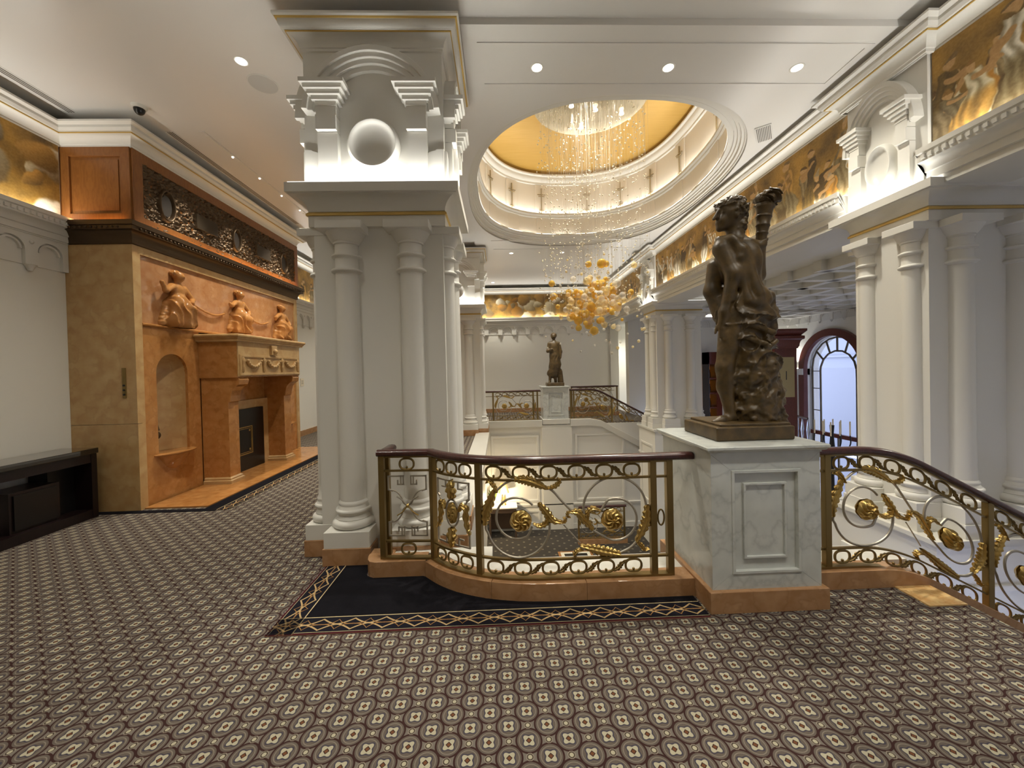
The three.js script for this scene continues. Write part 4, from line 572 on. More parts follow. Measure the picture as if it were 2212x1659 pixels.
// ---------- statues ----------
const rough = (p, f, a) => a * noise(p[0] * f, p[1] * f, p[2] * f);
{
  const S = thing('statue', 'life-size brown statue of a draped woman holding up a torch, on the near pedestal', 'statue', [1.72, 1.072, -2.8]);
  const caps = [[[-0.085, 1.365, 0.035], [-0.03, 1.17, 0.09], 0.062, 0.05], [[-0.03, 1.17, 0.09], [-0.09, 0.9, 0.07], 0.052, 0.032], [[-0.09, 0.9, 0.07], [-0.115, 0.79, 0.06], 0.034, 0.026],
    [[0.165, 1.345, -0.02], [0.205, 1.18, 0.0], 0.056, 0.046], [[0.205, 1.18, 0.0], [0.212, 1.4, 0.035], 0.045, 0.032], [[0.03, 1.54, 0], [0.045, 1.42, 0], 0.05, 0.062],
    [[-0.05, 1.38, 0.02], [0.14, 1.38, 0.0], 0.066, 0.066]];
  const thumb = [[[0.19, 1.405, 0.06], [0.225, 1.42, 0.065], 0.012, 0.01], [[0.19, 1.39, 0.062], [0.228, 1.4, 0.066], 0.012, 0.01], [[0.19, 1.375, 0.06], [0.226, 1.383, 0.064], 0.012, 0.01], [[0.235, 1.4, 0.03], [0.245, 1.43, 0.055], 0.013, 0.01],
    [[-0.125, 0.79, 0.07], [-0.13, 0.72, 0.075], 0.011, 0.008], [[-0.112, 0.785, 0.075], [-0.115, 0.705, 0.08], 0.011, 0.008], [[-0.1, 0.785, 0.07], [-0.1, 0.715, 0.075], 0.011, 0.008], [[-0.135, 0.8, 0.05], [-0.15, 0.75, 0.05], 0.011, 0.009]];
  const leg = [[[0.0, 0.86, 0.03], [-0.085, 0.5, 0.05], 0.095, 0.058], [[-0.085, 0.5, 0.05], [-0.07, 0.36, 0.03], 0.056, 0.055], [[-0.07, 0.36, 0.03], [-0.05, 0.16, 0.05], 0.054, 0.034], [[-0.04, 0.13, 0.05], [-0.13, 0.118, 0.075], 0.036, 0.03], [[-0.13, 0.118, 0.075], [-0.195, 0.11, 0.09], 0.03, 0.018]];
  const ridges = [[[-0.1, 1.44, 0.03], [-0.04, 1.425, 0.085], 0.02, 0.024], [[-0.04, 1.425, 0.085], [0.02, 1.34, 0.115], 0.026, 0.024], [[0.02, 1.34, 0.115], [0.06, 1.18, 0.105], 0.022, 0.02], [[0.06, 1.18, 0.105], [0.11, 1.02, 0.14], 0.022, 0.03], [[-0.02, 1.4, 0.1], [0.0, 1.28, 0.12], 0.014, 0.012], [[0.0, 1.28, 0.12], [0.03, 1.1, 0.11], 0.013, 0.016], [[0.02, 1.4, 0.085], [0.2, 1.375, 0.05], 0.009, 0.009],
    [[-0.08, 1.27, -0.07], [-0.095, 1.08, -0.08], 0.05, 0.055], [[-0.095, 1.08, -0.08], [-0.03, 0.9, -0.04], 0.055, 0.08], [[-0.02, 1.0, 0.08], [0.1, 0.95, 0.125], 0.034, 0.036], [[0.1, 0.95, 0.125], [0.24, 1.01, 0.07], 0.036, 0.04], [[0.03, 0.9, 0.11], [0.2, 0.88, 0.12], 0.026, 0.03], [[-0.03, 0.92, 0.08], [0.06, 0.86, 0.15], 0.016, 0.022], [[0.12, 0.98, 0.14], [0.22, 0.86, 0.13], 0.02, 0.024], [[0.27, 0.95, 0.04], [0.26, 0.78, 0.08], 0.03, 0.03], [[0.05, 1.31, 0.11], [0.12, 1.02, 0.14], 0.014, 0.03], [[-0.005, 1.22, 0.1], [0.045, 0.97, 0.14], 0.012, 0.026], [[0.14, 1.13, 0.09], [0.19, 0.98, 0.125], 0.014, 0.03], [[0.02, 0.82, 0.14], [0.2, 0.74, 0.16], 0.014, 0.022], [[0.0, 0.72, 0.13], [0.14, 0.66, 0.17], 0.012, 0.02], [[0.12, 0.6, 0.16], [0.24, 0.68, 0.13], 0.014, 0.02]];
  const skirt = [[[0.09, 1.0, 0.0], [0.1, 0.85, 0.0], 0.14, 0.165], [[0.1, 0.85, 0], [0.13, 0.5, 0.0], 0.165, 0.165], [[0.13, 0.5, 0], [0.17, 0.14, -0.01], 0.165, 0.18], [[0.26, 0.55, 0.0], [0.32, 0.1, 0.0], 0.06, 0.075], [[0.24, 0.95, 0.02], [0.22, 0.98, 0], 0.075, 0.07]];
  const f = p => {
    const [x, y, z] = p; let d = 9;
    if (y > 1.0) { d = smin(sdEll(p, [0.05, 1.3, 0.0], [0.138, 0.17, 0.115]), sdEll(p, [0.1, 1.1, 0.0], [0.118, 0.17, 0.105]), 0.08); }
    for (const [a, b, ra, rb] of caps) d = smin(d, sdCap(p, a, b, ra, rb), 0.035);
    for (const [a, b, ra, rb] of thumb) d = smin(d, sdCap(p, a, b, ra, rb), 0.008);
    if (y > 1.02) { d = smin(d, 9, 0.01); const sh = sdEll(p, [0.12, 1.28, 0.1], [0.05, 0.08, 0.03]); d = smin(d, sh, 0.05); }
    for (const [a, b, ra, rb] of leg) d = smin(d, sdCap(p, a, b, ra, rb), 0.03);
    if (y < 1.2) {
      let s = 9; for (const [a, b, ra, rb] of skirt) s = smin(s, sdCap([x, y, z / 0.86 ], a, b, ra, rb), 0.07);
      if (s < 0.12) { const w = noise(x * 4, y * 4, z * 4), th = Math.atan2(z, x - 0.13); const up = smooth(0.42, 0.62, y);
        const cross = 1 - Math.abs(Math.sin(y * 17 + x * 10 + w * 5 + th * 0.8)), vert = 1 - Math.abs(Math.sin(th * 3.2 + y * 4 + w * 4)), leafy = noise(x * 17, y * 17, z * 17) + 0.5 * noise(x * 33, y * 33, z * 33);
        s -= up * (0.046 * cross * cross * cross + 0.024 * vert * vert) - up * 0.014 + (1 - up) * (0.03 * leafy + 0.016 * vert); }
      d = smin(d, s, 0.012);
    }
    for (const [a, b, ra, rb] of ridges) d = smin(d, sdCap(p, a, b, ra, rb), 0.034);
    if (y > 1.44) { // head in profile, looking to -x
      let h = sdEll(p, [0.012, 1.635, 0], [0.09, 0.105, 0.08]);
      h = smin(h, sdCap(p, [0.0, 1.57, 0], [-0.075, 1.528, 0], 0.056, 0.026), 0.03); h = smin(h, sdCap(p, [-0.08, 1.655, 0], [-0.118, 1.598, 0], 0.012, 0.012), 0.016); h = smin(h, sdEll(p, [-0.062, 1.58, 0], [0.034, 0.045, 0.05]), 0.02);
      h = smin(h, sdCap(p, [-0.094, 1.566, -0.012], [-0.094, 1.566, 0.012], 0.009, 0.009), 0.008); h = smin(h, sdCap(p, [-0.09, 1.552, -0.01], [-0.09, 1.552, 0.01], 0.009, 0.009), 0.008); h = smin(h, sdCap(p, [-0.066, 1.657, 0.04], [-0.075, 1.663, 0.0], 0.012, 0.014), 0.014);
      h = Math.max(h, -sdEll(p, [-0.078, 1.634, 0.042], [0.02, 0.012, 0.014])); h = smin(h, sdEll(p, [-0.066, 1.634, 0.04], [0.012, 0.009, 0.01]), 0.006);
      h = smin(h, sdEll(p, [0.012, 1.6, 0.078], [0.016, 0.026, 0.012]), 0.008);
      let hair = smin(sdEll(p, [0.03, 1.672, 0], [0.096, 0.088, 0.094]), sdCap(p, [0.062, 1.61, 0], [0.066, 1.545, 0], 0.07, 0.056), 0.03); hair = smin(hair, sdCap(p, [-0.055, 1.69, 0.03], [-0.055, 1.69, -0.03], 0.036, 0.036), 0.02);
      if (x < -0.03 && y < 1.655) hair += 0.05 * smooth(-0.03, -0.06, x); hair -= 0.019 * (noise(x * 34 + 3, y * 34, z * 34) + 0.75 * noise(x * 62, y * 62, z * 62)); hair += 0.008 * smooth(0.004, 0, Math.abs(y - 1.7 - x * 0.2) - 0.002);
      h = smin(h, hair, 0.008); d = smin(d, h, 0.02);
    }
    return d + (y < 1.0 ? 0.0018 * noise(x * 70, y * 70, z * 70) : 0);
  };
  mesh('figure', nets(f, [-0.26, 0.07, -0.24], [0.44, 1.80, 0.26], 0.0078), terracotta, S);
  mesh('plinth', [rbox(0.545, 0.096, 0.47, 0.012, 0.012, 0.048, 0.01), rbox(0.5, 0.03, 0.42, 0.012, 0.03, 0.1, 0.005)], terracotta, S);
  const torch = lathe([[0, -0.01], [0.03, 0], [0.034, 0.02], [0.036, 0.06], [0.04, 0.065], [0.041, 0.075], [0.038, 0.08], [0.043, 0.12], [0.047, 0.125], [0.047, 0.135], [0.044, 0.14], [0.048, 0.185], [0.053, 0.19], [0.053, 0.2], [0.049, 0.205], [0.055, 0.25], [0.062, 0.26], [0.06, 0.29], [0.03, 0.3], [0, 0.3]], 24).rotateZ(-0.14).translate(0.212, 1.405, 0.03);
  mesh('torch', [torch], terracotta, S);
  const fl = p => { let d = smin(sdEll(p, [0.265, 1.72, 0.03], [0.08, 0.05, 0.075]), sdEll(p, [0.3, 1.75, 0.03], [0.06, 0.055, 0.055]), 0.02); return d - 0.011 * Math.sin((p[0] - 0.26) * 95 + p[1] * 120 + p[2] * 35 + 5 * noise(p[0] * 18, p[1] * 18, p[2] * 18)); };
  const tm = S.children[S.children.length - 1]; mesh('flame', nets(fl, [0.14, 1.62, -0.09], [0.42, 1.86, 0.15], 0.006), terracotta, tm);
}
{
  const S = thing('statue', 'smaller-looking far brown statue of a standing draped woman on the far pedestal', 'statue', [1.6, 1.072, -11.25]);
  const C = [[[0, 1.33, 0], [0, 1.26, 0], 0.045, 0.055], [[-0.12, 1.24, 0], [0.12, 1.24, 0], 0.06, 0.06], [[-0.14, 1.22, 0], [-0.19, 1.02, 0.03], 0.055, 0.045], [[-0.19, 1.02, 0.03], [-0.09, 1.06, 0.13], 0.043, 0.032], [[0.14, 1.22, 0], [0.19, 1.0, 0.02], 0.055, 0.045], [[0.19, 1.0, 0.02], [0.17, 0.82, 0.06], 0.043, 0.03], [[-0.12, 0.4, 0.03], [-0.15, 0.14, 0.03], 0.06, 0.036], [[-0.15, 0.12, 0.04], [-0.19, 0.1, 0.13], 0.035, 0.026], [[0.0, 0.4, 0.02], [0.02, 0.12, 0.03], 0.06, 0.04], [[0.16, 0.4, 0], [0.17, 0.12, 0.02], 0.075, 0.09], [[0.16, 0.46, 0.02], [0.15, 0.38, 0.02], 0.05, 0.06]];
  const f = p => { const [x, y, z] = p; let d = smin(sdEll(p, [0, 1.13, 0], [0.14, 0.2, 0.11]), sdEll(p, [0.01, 0.9, 0], [0.15, 0.2, 0.13]), 0.08); let s = smin(sdCap(p, [0.02, 0.85, 0], [0.02, 0.6, 0.0], 0.14, 0.165), sdCap(p, [0.02, 0.6, 0], [-0.03, 0.38, 0], 0.155, 0.15), 0.05); s = smin(s, sdCap(p, [-0.13, 0.42, 0.02], [-0.17, 0.36, 0.02], 0.07, 0.05), 0.04); s -= 0.016 * (1 - Math.abs(Math.sin(Math.atan2(z, x) * 4 + y * 3 + 3 * noise(x * 4, y * 4, z * 4)))); d = smin(d, s, 0.04); for (const [a, b, ra, rb] of C) d = smin(d, sdCap(p, a, b, ra, rb), 0.03); let h = sdEll(p, [-0.01, 1.45, 0.01], [0.075, 0.095, 0.082]); h = smin(h, sdEll(p, [-0.01, 1.435, 0.09], [0.013, 0.022, 0.016]), 0.012); h = smin(h, sdEll(p, [0, 1.475, -0.015], [0.09, 0.085, 0.09]) - 0.01 * noise(x * 40, y * 40, z * 40), 0.015); return smin(d, h, 0.02); };
  mesh('figure', nets(f, [-0.3, 0.06, -0.22], [0.3, 1.62, 0.24], 0.013), terracotta, S); mesh('plinth', [rbox(0.5, 0.1, 0.42, 0.02, 0, 0.05, 0)], terracotta, S);
}
// ---------- fireplace ----------
{
  const F = thing('fireplace', 'tall orange marble fireplace breast with carved hood, niches and bronze frieze', 'fireplace', [0, 0, 0]);
  const X0 = LX + 0.002, XF = -4.35, Z0 = -4.735, Z1 = -8.44, ZC = (Z0 + Z1) / 2;
  mesh('side_slab', [span(X0, XF, 1.05, 3.2, Z0, Z0 - 0.06)], palerMarble, F); mesh('side_slab', [span(X0, XF, 0, 1.046, Z0, Z0 - 0.06)], palerMarble, F);
  mesh('side_slab', [span(X0, XF, 0, 3.2, Z1, Z1 + 0.06)], palerMarble, F);
  mesh('core', [span(X0, XF - 0.3, 0, 4.32, Z0 - 0.06, Z1 + 0.06)], orangeMarble, F);
  mesh('frame_strip', [span(XF - 0.3, XF, 0, 3.2, Z0 - 0.06, Z0 - 0.1)], palerMarble, F); mesh('frame_strip', [span(XF - 0.3, XF, 0, 3.2, Z1 + 0.06, Z1 + 0.1)], palerMarble, F); mesh('frame_strip', [span(XF - 0.3, XF, 3.1, 3.2, Z0 - 0.1, Z1 + 0.1)], palerMarble, F);
  const XP = XF - 0.025; mesh('upper_panel', [span(XF - 0.3, XP, 2.27, 3.1, Z0 - 0.1, Z1 + 0.1)], MP({ map: marbleTex(hex(0xa8744a), hex(0x875433), hex(0xb88a60), 0.9, 0.25), roughness: 0.06 }), F);
  mesh('string_course', [moulding([[-0.02, 2.235], [0.012, 2.238], [0.02, 2.25], [0.02, 2.262], [0.008, 2.27], [-0.02, 2.272]], [[XF, Z0 - 0.1], [XF, Z1 + 0.1]].map(([x, z]) => [x - 0.01, z]))], orangeMarble, F);
  // lower panels with round-headed niches
  for (const [za, zb, zc] of [[Z0 - 0.1, -5.74, -5.275], [-7.43, Z1 + 0.1, -7.885]]) {
    const r = 0.245, hole = [[zc + r, 0.6], ...arc(zc, 1.66, r, 0, Math.PI, 16), [zc - r, 0.6]];
    const g = poly([[za, 0], [zb, 0], [zb, 2.236], [za, 2.236]].map(p => [-p[0], p[1]]), 0.28, 0, [hole.map(p => [-p[0], p[1]])]); g.rotateY(Math.PI / 2).translate(XF - 0.305, 0, 0); mesh('niche_panel', [g], orangeMarble, F);
    const cyl = new THREE.CylinderGeometry(r + 0.002, r + 0.002, 1.06, 24, 1, true, Math.PI, Math.PI).scale(1, 1, 1).rotateY(0).translate(0, 1.13, 0), dom = new THREE.SphereGeometry(r + 0.002, 24, 12, -Math.PI / 2, Math.PI, 0, Math.PI / 2).translate(0, 1.66, 0);
    mesh('niche_shell', [cyl.translate(XF - 0.03, 0, zc), dom.rotateY(Math.PI / 2 * 0).translate(XF - 0.03, 0, zc)].map(q => { q.scale(1, 1, 1); return q; }), M({ map: palerMarble.map, roughness: 0.3, side: THREE.DoubleSide }), F);
    mesh('niche_back', [span(XF - 0.31, XF - 0.29, 0.55, 1.95, zc - r, zc + r)], palerMarble, F);
    mesh('basin', [lathe([[0, 0.34], [0.06, 0.35], [0.16, 0.42], [0.24, 0.53], [0.27, 0.58], [0.33, 0.595], [0.335, 0.61], [0.3, 0.615], [0, 0.6]], 32).scale(0.75, 1, 1).translate(XF - 0.1, 0, zc)], orangeMarble, F);
    mesh('spout', [tube([[XF - 0.28, 1.05, zc + 0.12], [XF - 0.18, 1.0, zc + 0.13], [XF - 0.14, 0.9, zc + 0.13]], 0.03, 12, 8), new THREE.SphereGeometry(0.055, 14, 10).translate(XF - 0.16, 0.84, zc + 0.13), new THREE.SphereGeometry(0.04, 12, 8).translate(XF - 0.22, 1.25, zc + 0.12)], bronze, F);
  }
  // hood on jambs
  const HXf = -3.83, hz0 = -5.72, hz1 = -7.45; mesh('hood', [span(XF - 0.02, HXf, 1.57, 2.1, hz0, hz1)], orangeMarble, F);
  mesh('hood_front', [span(HXf, HXf + 0.015, 1.585, 2.09, hz0 - 0.01, hz1 + 0.01)], palerMarble, F); mesh('carved_frame', [frameGeo(hz1 + 0.04, hz0 - 0.04, 1.6, 1.9, 0.025, 0.02, 0.006).scale(1, 1, 1).rotateY(-Math.PI / 2).scale(-1, 1, 1).translate(HXf + 0.012, 0, 0)].map(g => { const s = frameGeo(-hz0 + 0.04, -hz1 - 0.04, 1.6, 1.9, 0.025, 0.014, 0.005).rotateY(Math.PI / 2).translate(HXf + 0.012, 0, 0); return s; }), palerMarble, F);
  for (let i = 0; i < 3; i++) { const zc = hz0 - 0.35 - i * 0.515, pts = arc(0, 0, 0.17, Math.PI * 1.12, Math.PI * 1.88, 14, 0.16).map(p => [HXf + 0.03, 1.87 + p[1] * 0.9 , zc + p[0]]); mesh('festoon', [tube(pts, 0.026, 24, 8), ...pts.filter((_, k) => k % 2 === 0).map(p => new THREE.SphereGeometry(0.022, 8, 6).translate(p[0] + 0.014, p[1], p[2]))], palerMarble, F); }
  for (let i = 0; i < 4; i++) mesh('ribbon_drop', [lathe([[0, 1.63], [0.02, 1.66], [0.03, 1.72], [0.022, 1.76], [0.035, 1.82], [0.015, 1.87], [0, 1.88]], 10).translate(HXf + 0.025, 0, hz0 - 0.1 - i * 0.51)], palerMarble, F);
  mesh('keystone', [rbox(0.05, 0.16, 0.16, 0.012, HXf + 0.03, 2.0, ZC), new THREE.SphereGeometry(0.05, 12, 10).translate(HXf + 0.05, 1.98, ZC)], palerMarble, F);
  mesh('mantel_shelf', [moulding([[-0.01, 2.085], [0.015, 2.09], [0.02, 2.11], ...cove(0.022, 2.115, 0.07, 2.15, -1, 5), [0.08, 2.155], [0.09, 2.17], [0.09, 2.19], [0.08, 2.2], [-0.5, 2.2]], [[XF - 0.02, hz0], [HXf, hz0], [HXf, hz1], [XF - 0.02, hz1]]), span(XF - 0.02, HXf + 0.05, 2.1, 2.198, hz0 + 0.05, hz1 - 0.05)], palerMarble, F);
  for (const [a, b] of [[hz0 - 0.03, hz0 - 0.25], [hz1 + 0.25, hz1 + 0.03]]) {
    mesh('jamb', [span(XF - 0.02, -3.99, 0, 1.571, a, b)], orangeMarble, F); mesh('jamb_base', [moulding([[-0.01, 0], [0.04, 0], [0.04, 0.06], [0.02, 0.075], [0.025, 0.09], [0.0, 0.11], [-0.01, 0.11]], [[XF, a], [-3.99, a], [-3.99, b], [XF, b]])], palerMarble, F);
    const s = poly([[-0.01, 1.2], [0.02, 1.22], [0.03, 1.3], [0.05, 1.38], [0.1, 1.44], [0.15, 1.47], [0.165, 1.53], [0.14, 1.57], [-0.01, 1.57]], 0.2, 0.008).translate(-3.99, 0, b + 0.01); mesh('corbel', [s, new THREE.CylinderGeometry(0.045, 0.045, 0.21, 16).rotateX(Math.PI / 2).translate(-3.87, 1.5, (a + b) / 2)], orangeMarble, F);
  }
  const fz0 = -6.13, fz1 = -7.04; mesh('surround', [span(XF - 0.02, XF + 0.06, 0, 1.18, hz0 - 0.25, fz0), span(XF - 0.02, XF + 0.06, 0, 1.18, fz1, hz1 + 0.25), span(XF - 0.02, XF + 0.06, 1.04, 1.18, fz0, fz1)], palerMarble, F);
  mesh('chimney_panel', [span(XF - 0.02, XF + 0.01, 1.18, 1.57, hz0 - 0.25, hz1 + 0.25)], orangeMarble, F);
  mesh('hearth', [span(XF, -3.6, 0.0, 0.018, Z0 - 0.05, Z1)], orangeMarble, F);
  // wooden upper cabinet and bronze frieze
  const wy0 = 3.43, wy1 = 4.332, WX = -4.33; mesh('cabinet', [span(X0, WX, wy0, wy1, Z0, Z1)], cabinetWood, F);
  mesh('wood_panel', [frameGeo(-5.125, WX, wy0 + 0.02, wy1, 0.1, 0.02, 0.004).translate(0, 0, Z0)], cabinetWood, F); mesh('wood_panel', [span(-4.99, WX - 0.14, wy0 + 0.16, wy1 - 0.14, Z0, Z0 + 0.008)], cabinetWood, F);
  const fw = frameGeo(-Z0, -Z1, wy0, wy1, 0.12, 0.022, 0.004).rotateY(Math.PI / 2).translate(WX, 0, 0); mesh('wood_frame', [fw], cabinetWood, F);
  mesh('bronze_ledge', [moulding([[0, 3.195], [0.02, 3.2], [0.02, 3.235], ...cove(0.022, 3.24, 0.1, 3.34, 1, 7), [0.105, 3.345], [0.105, 3.385], [0.12, 3.39], [0.12, 3.445], [0.1, 3.445], [0.1, 3.43], [-0.1, 3.43]], [[X0, Z0], [XF, Z0], [XF, Z1], [X0, Z1]])], bronze, F);
  const beads = []; for (let z = Z0; z > Z1; z -= 0.06) beads.push(new THREE.SphereGeometry(0.015, 6, 5).translate(XF + 0.108, 3.365, z)); for (let x = X0; x < XF; x += 0.06) beads.push(new THREE.SphereGeometry(0.015, 6, 5).translate(x, 3.365, Z0 + 0.108)); mesh('beading', beads, bronze, F, { kind: 'stuff' });
  mesh('led_strip', [span(XF + 0.06, XF + 0.085, 3.431, 3.437, Z0, Z1)], amberGlow, F, { label: 'hidden amber light strip' });
  areaLight(3.6, 0.03, [XF + 0.072, 3.446, ZC], [XF + 0.03, 4.6, ZC - 0.001], AMBER, 26); areaLight(0.7, 0.03, [-4.74, 3.446, Z0 + 0.07], [-4.741, 4.6, Z0 + 0.03], AMBER, 24);
  { // cast relief: foliage round medallions and tablets
    const za = Z0 - 0.12, zb = Z1 + 0.12, ya = 3.45, yb = wy1 - 0.12, W = za - zb, H = yb - ya, nx = 520, ny = 120, g = new THREE.PlaneGeometry(W, H, nx, ny), p = g.attributes.position; const meds = [[-5.19, 0.13, 0.22], [-6.52, 0.11, 0.2], [-7.9, 0.13, 0.22]], tabs = [[-5.86, 0.2, 0.1], [-7.22, 0.2, 0.1]];
    for (let i = 0; i < p.count; i++) { const z = za - (p.getX(i) + W / 2), y = (ya + yb) / 2 + p.getY(i); let h = 0.016 * Math.abs(noise(z * 13, y * 13, 1) + 0.8 * noise(z * 27, y * 27, 4)) * 2.2 + 0.012 * Math.sin(z * 55 + 4 * noise(z * 6, y * 6, 2)) * Math.sin(y * 50 + 4 * noise(z * 6, y * 6, 8));
      for (const [c, a, b] of meds) { const e = Math.hypot((z - c) / a, (y - 3.83) / b); if (e < 0.72) h = 0.0; else if (e < 1) h = 0.045 * Math.sin((e - 0.72) / 0.28 * Math.PI) + 0.006; } for (const [c, a, b] of tabs) { const e = Math.max(Math.abs(z - c) / a, Math.abs(y - 3.83) / b); if (e < 1) h = 0.04; } p.setZ(i, h); }
    g.computeVertexNormals(); g.rotateY(Math.PI / 2).translate(WX + 0.004, (ya + yb) / 2, (za + zb) / 2); mesh('bronze_relief', g, bronze, F, { label: 'dark cast bronze relief of leaves, oval medallions and tablets' });
    for (const [c, a, b] of tabs) mesh('tablet', [span(WX, WX + 0.05, 3.83 - b, 3.83 + b, c - a, c + a)], M({ color: 0x3c3020, roughness: 0.6 }), F); for (const [c, a, b] of meds) mesh('medallion', [new THREE.CylinderGeometry(1, 1, 0.02, 28).rotateZ(Math.PI / 2).scale(1, b * 0.62, a * 0.62).translate(WX + 0.012, 3.83, c)], M({ color: 0x2a221a, roughness: 0.6 }), F);
  }
  // carved seated figures
  const fig = (k) => { const cl = p => { const [x, y, z] = p; let d = smin(smin(sdEll(p, [0, 0.46, 0.05], [0.092, 0.085, 0.06]), sdEll(p, [0, 0.36, 0.05], [0.066, 0.1, 0.055]), 0.04), sdCap(p, [-0.02, 0.3, 0.05], [0.03, 0.2, 0.13], 0.1, 0.075), 0.05); d = smin(d, sdCap(p, [0.03, 0.2, 0.14], [0.05, 0.03, 0.1], 0.06, 0.09), 0.04); d = smin(d, sdCap(p, [-0.08, 0.24, 0.08], [-0.09, 0.03, 0.07], 0.07, 0.08), 0.04); d -= 0.026 * (1 - Math.abs(Math.sin(x * 38 + y * 10 + 3 * noise(x * 5, y * 5, z * 5 + k)))) * smooth(0.42, 0.3, y);
      d = smin(d, sdEll(p, [0.01, 0.64, 0.06], [0.055, 0.07, 0.06]), 0.02); d = smin(d, sdEll(p, [0.015, 0.64, 0.118], [0.009, 0.014, 0.012]), 0.008); d = smin(d, sdEll(p, [-0.005, 0.678, 0.03], [0.062, 0.05, 0.058]) - 0.012 * noise(x * 50, y * 50, z * 50), 0.008); d = smin(d, sdCap(p, [0, 0.58, 0.05], [0, 0.5, 0.04], 0.032, 0.04), 0.02);
      d = smin(d, sdCap(p, [-0.09, 0.5, 0.05], [-0.22 - 0.03 * k, 0.42, 0.08], 0.042, 0.032), 0.025); d = smin(d, sdCap(p, [-0.22 - 0.03 * k, 0.42, 0.08], [-0.26, 0.52 - 0.1 * k, 0.07], 0.03, 0.024), 0.015); d = smin(d, sdCap(p, [0.09, 0.5, 0.05], [0.16, 0.36, 0.1], 0.042, 0.033), 0.025); d = smin(d, sdCap(p, [0.16, 0.36, 0.1], [0.06, 0.3, 0.17], 0.032, 0.024), 0.015); d = smin(d, sdCap(p, [-0.12, 0.28, -0.01], [-0.2, 0.02, 0.0], 0.05, 0.05) - 0.01 * noise(x * 30, y * 30, k), 0.03); d = smin(d, sdCap(p, [0.0, 0.05, 0.12], [0.1, 0.02, 0.16], 0.03, 0.025), 0.02); return d; };
    return nets(cl, [-0.36, -0.04, -0.06], [0.28, 0.76, 0.28], 0.008); };
  [[-5.33, 2.29, 1.02], [-6.56, 2.33, 0.94], [-7.8, 2.3, 0.94]].forEach(([z, y, s], i) => mesh('carved_figure', fig(i * 0.7).scale(s, s, s * 1.15).rotateY(Math.PI / 2).translate(XP, y, z), orangeMarble, F, { label: 'carved marble seated figure' }));
  for (const z of [-5.95, -7.1]) mesh('carved_swag', [tube([[XP + 0.02, 2.62, z + 0.3], [XP + 0.03, 2.55, z + 0.1], [XP + 0.03, 2.53, z - 0.1], [XP + 0.02, 2.58, z - 0.3]], 0.014, 20, 6)], orangeMarble, F);
  // fire screen and switch plate
  const s = thing('fire_screen', 'black fire screen with a gold outlined panel in the fireplace', 'fire screen', [XF + 0.075, 0.02, (fz0 + fz1) / 2]); mesh('panel', [span(-0.01, 0.01, 0, 1.015, -0.44, 0.44)], black, s); mesh('gold_frame', [frameGeo(-0.36, 0.12, 0.26, 0.72, 0.012, 0.004, 0.001).rotateY(Math.PI / 2).translate(0.01, 0, 0), frameGeo(-0.33, 0.09, 0.29, 0.69, 0.006, 0.004, 0.001).rotateY(Math.PI / 2).translate(0.01, 0, 0)], brass, s); for (const [z, y] of [[-0.05, 0.33], [-0.05, 0.65], [0.29, 0.33], [0.29, 0.65]]) mesh('corner_ornament', [new THREE.SphereGeometry(0.02, 8, 6).scale(0.3, 1, 1).translate(0.012, y, z)], brass, s);
  const w = thing('switch_plate', 'narrow bronze switch plate on the side slab of the fireplace', 'switch', [-4.49, 1.36, Z0 + 0.001]); mesh('plate', [rbox(0.045, 0.36, 0.008, 0.003, 0, 0.18, 0.004)], railBronze, w); for (let i = 0; i < 3; i++) mesh('button', [new THREE.CylinderGeometry(0.012, 0.012, 0.01, 12).rotateX(Math.PI / 2).translate(0, 0.04 + i * 0.055, 0.01)], black, w);
}
{ const t = thing('console_table', 'long black lacquered console table against the wall before the fireplace', 'table', [-4.9, 0, -3.3]);
  mesh('table_top', [rbox(0.42, 0.06, 2.62, 0.006, 0, 0.77, 0)], MP({ color: 0x17120f, roughness: 0.12, clearcoat: 1 }), t); mesh('end_panel', [span(-0.2, 0.195, 0, 0.74, -1.3, -1.24)], blackWood, t); mesh('end_panel', [span(-0.2, 0.195, 0, 0.74, 1.3, 1.24)], blackWood, t); mesh('bottom_shelf', [span(-0.2, 0.19, 0, 0.1, -1.24, 1.24)], blackWood, t); mesh('apron', [span(0.16, 0.19, 0.64, 0.74, -1.24, 1.24)], blackWood, t); mesh('drawer_block', [span(-0.19, 0.12, 0.1, 0.5, -0.98, -0.55)], blackWood, t); mesh('drawer_front', [span(0.12, 0.135, 0.13, 0.47, -0.95, -0.58)], blackLac, t); mesh('inner_panel', [span(-0.2, 0.0, 0.1, 0.64, -1.24, -0.98)], blackLac, t); }
{ const s = thing('wall_plaque', 'small white plaque on the wall past the fireplace', 'plaque', [LX, 1.28, -10.1]); mesh('plate', [rbox(0.012, 0.2, 0.16, 0.003, 0.008, 0.1, 0)], frosted, s); for (let i = 0; i < 3; i++) mesh('print_line', [span(0.014, 0.0155, 0.06 + i * 0.035, 0.07 + i * 0.035, -0.05, 0.05)], ventDark, s);
  struct('baseboard_left', [span(LX, LX + 0.03, 0, 0.14, -8.46, BZ)], tanMarble, 'tan marble skirting on the wall past the fireplace'); struct('baseboard_back', [span(LX + 0.03, 4.1, 0, 0.14, BZ + 0.03, BZ)], tanMarble, 'tan marble skirting on the end wall'); }
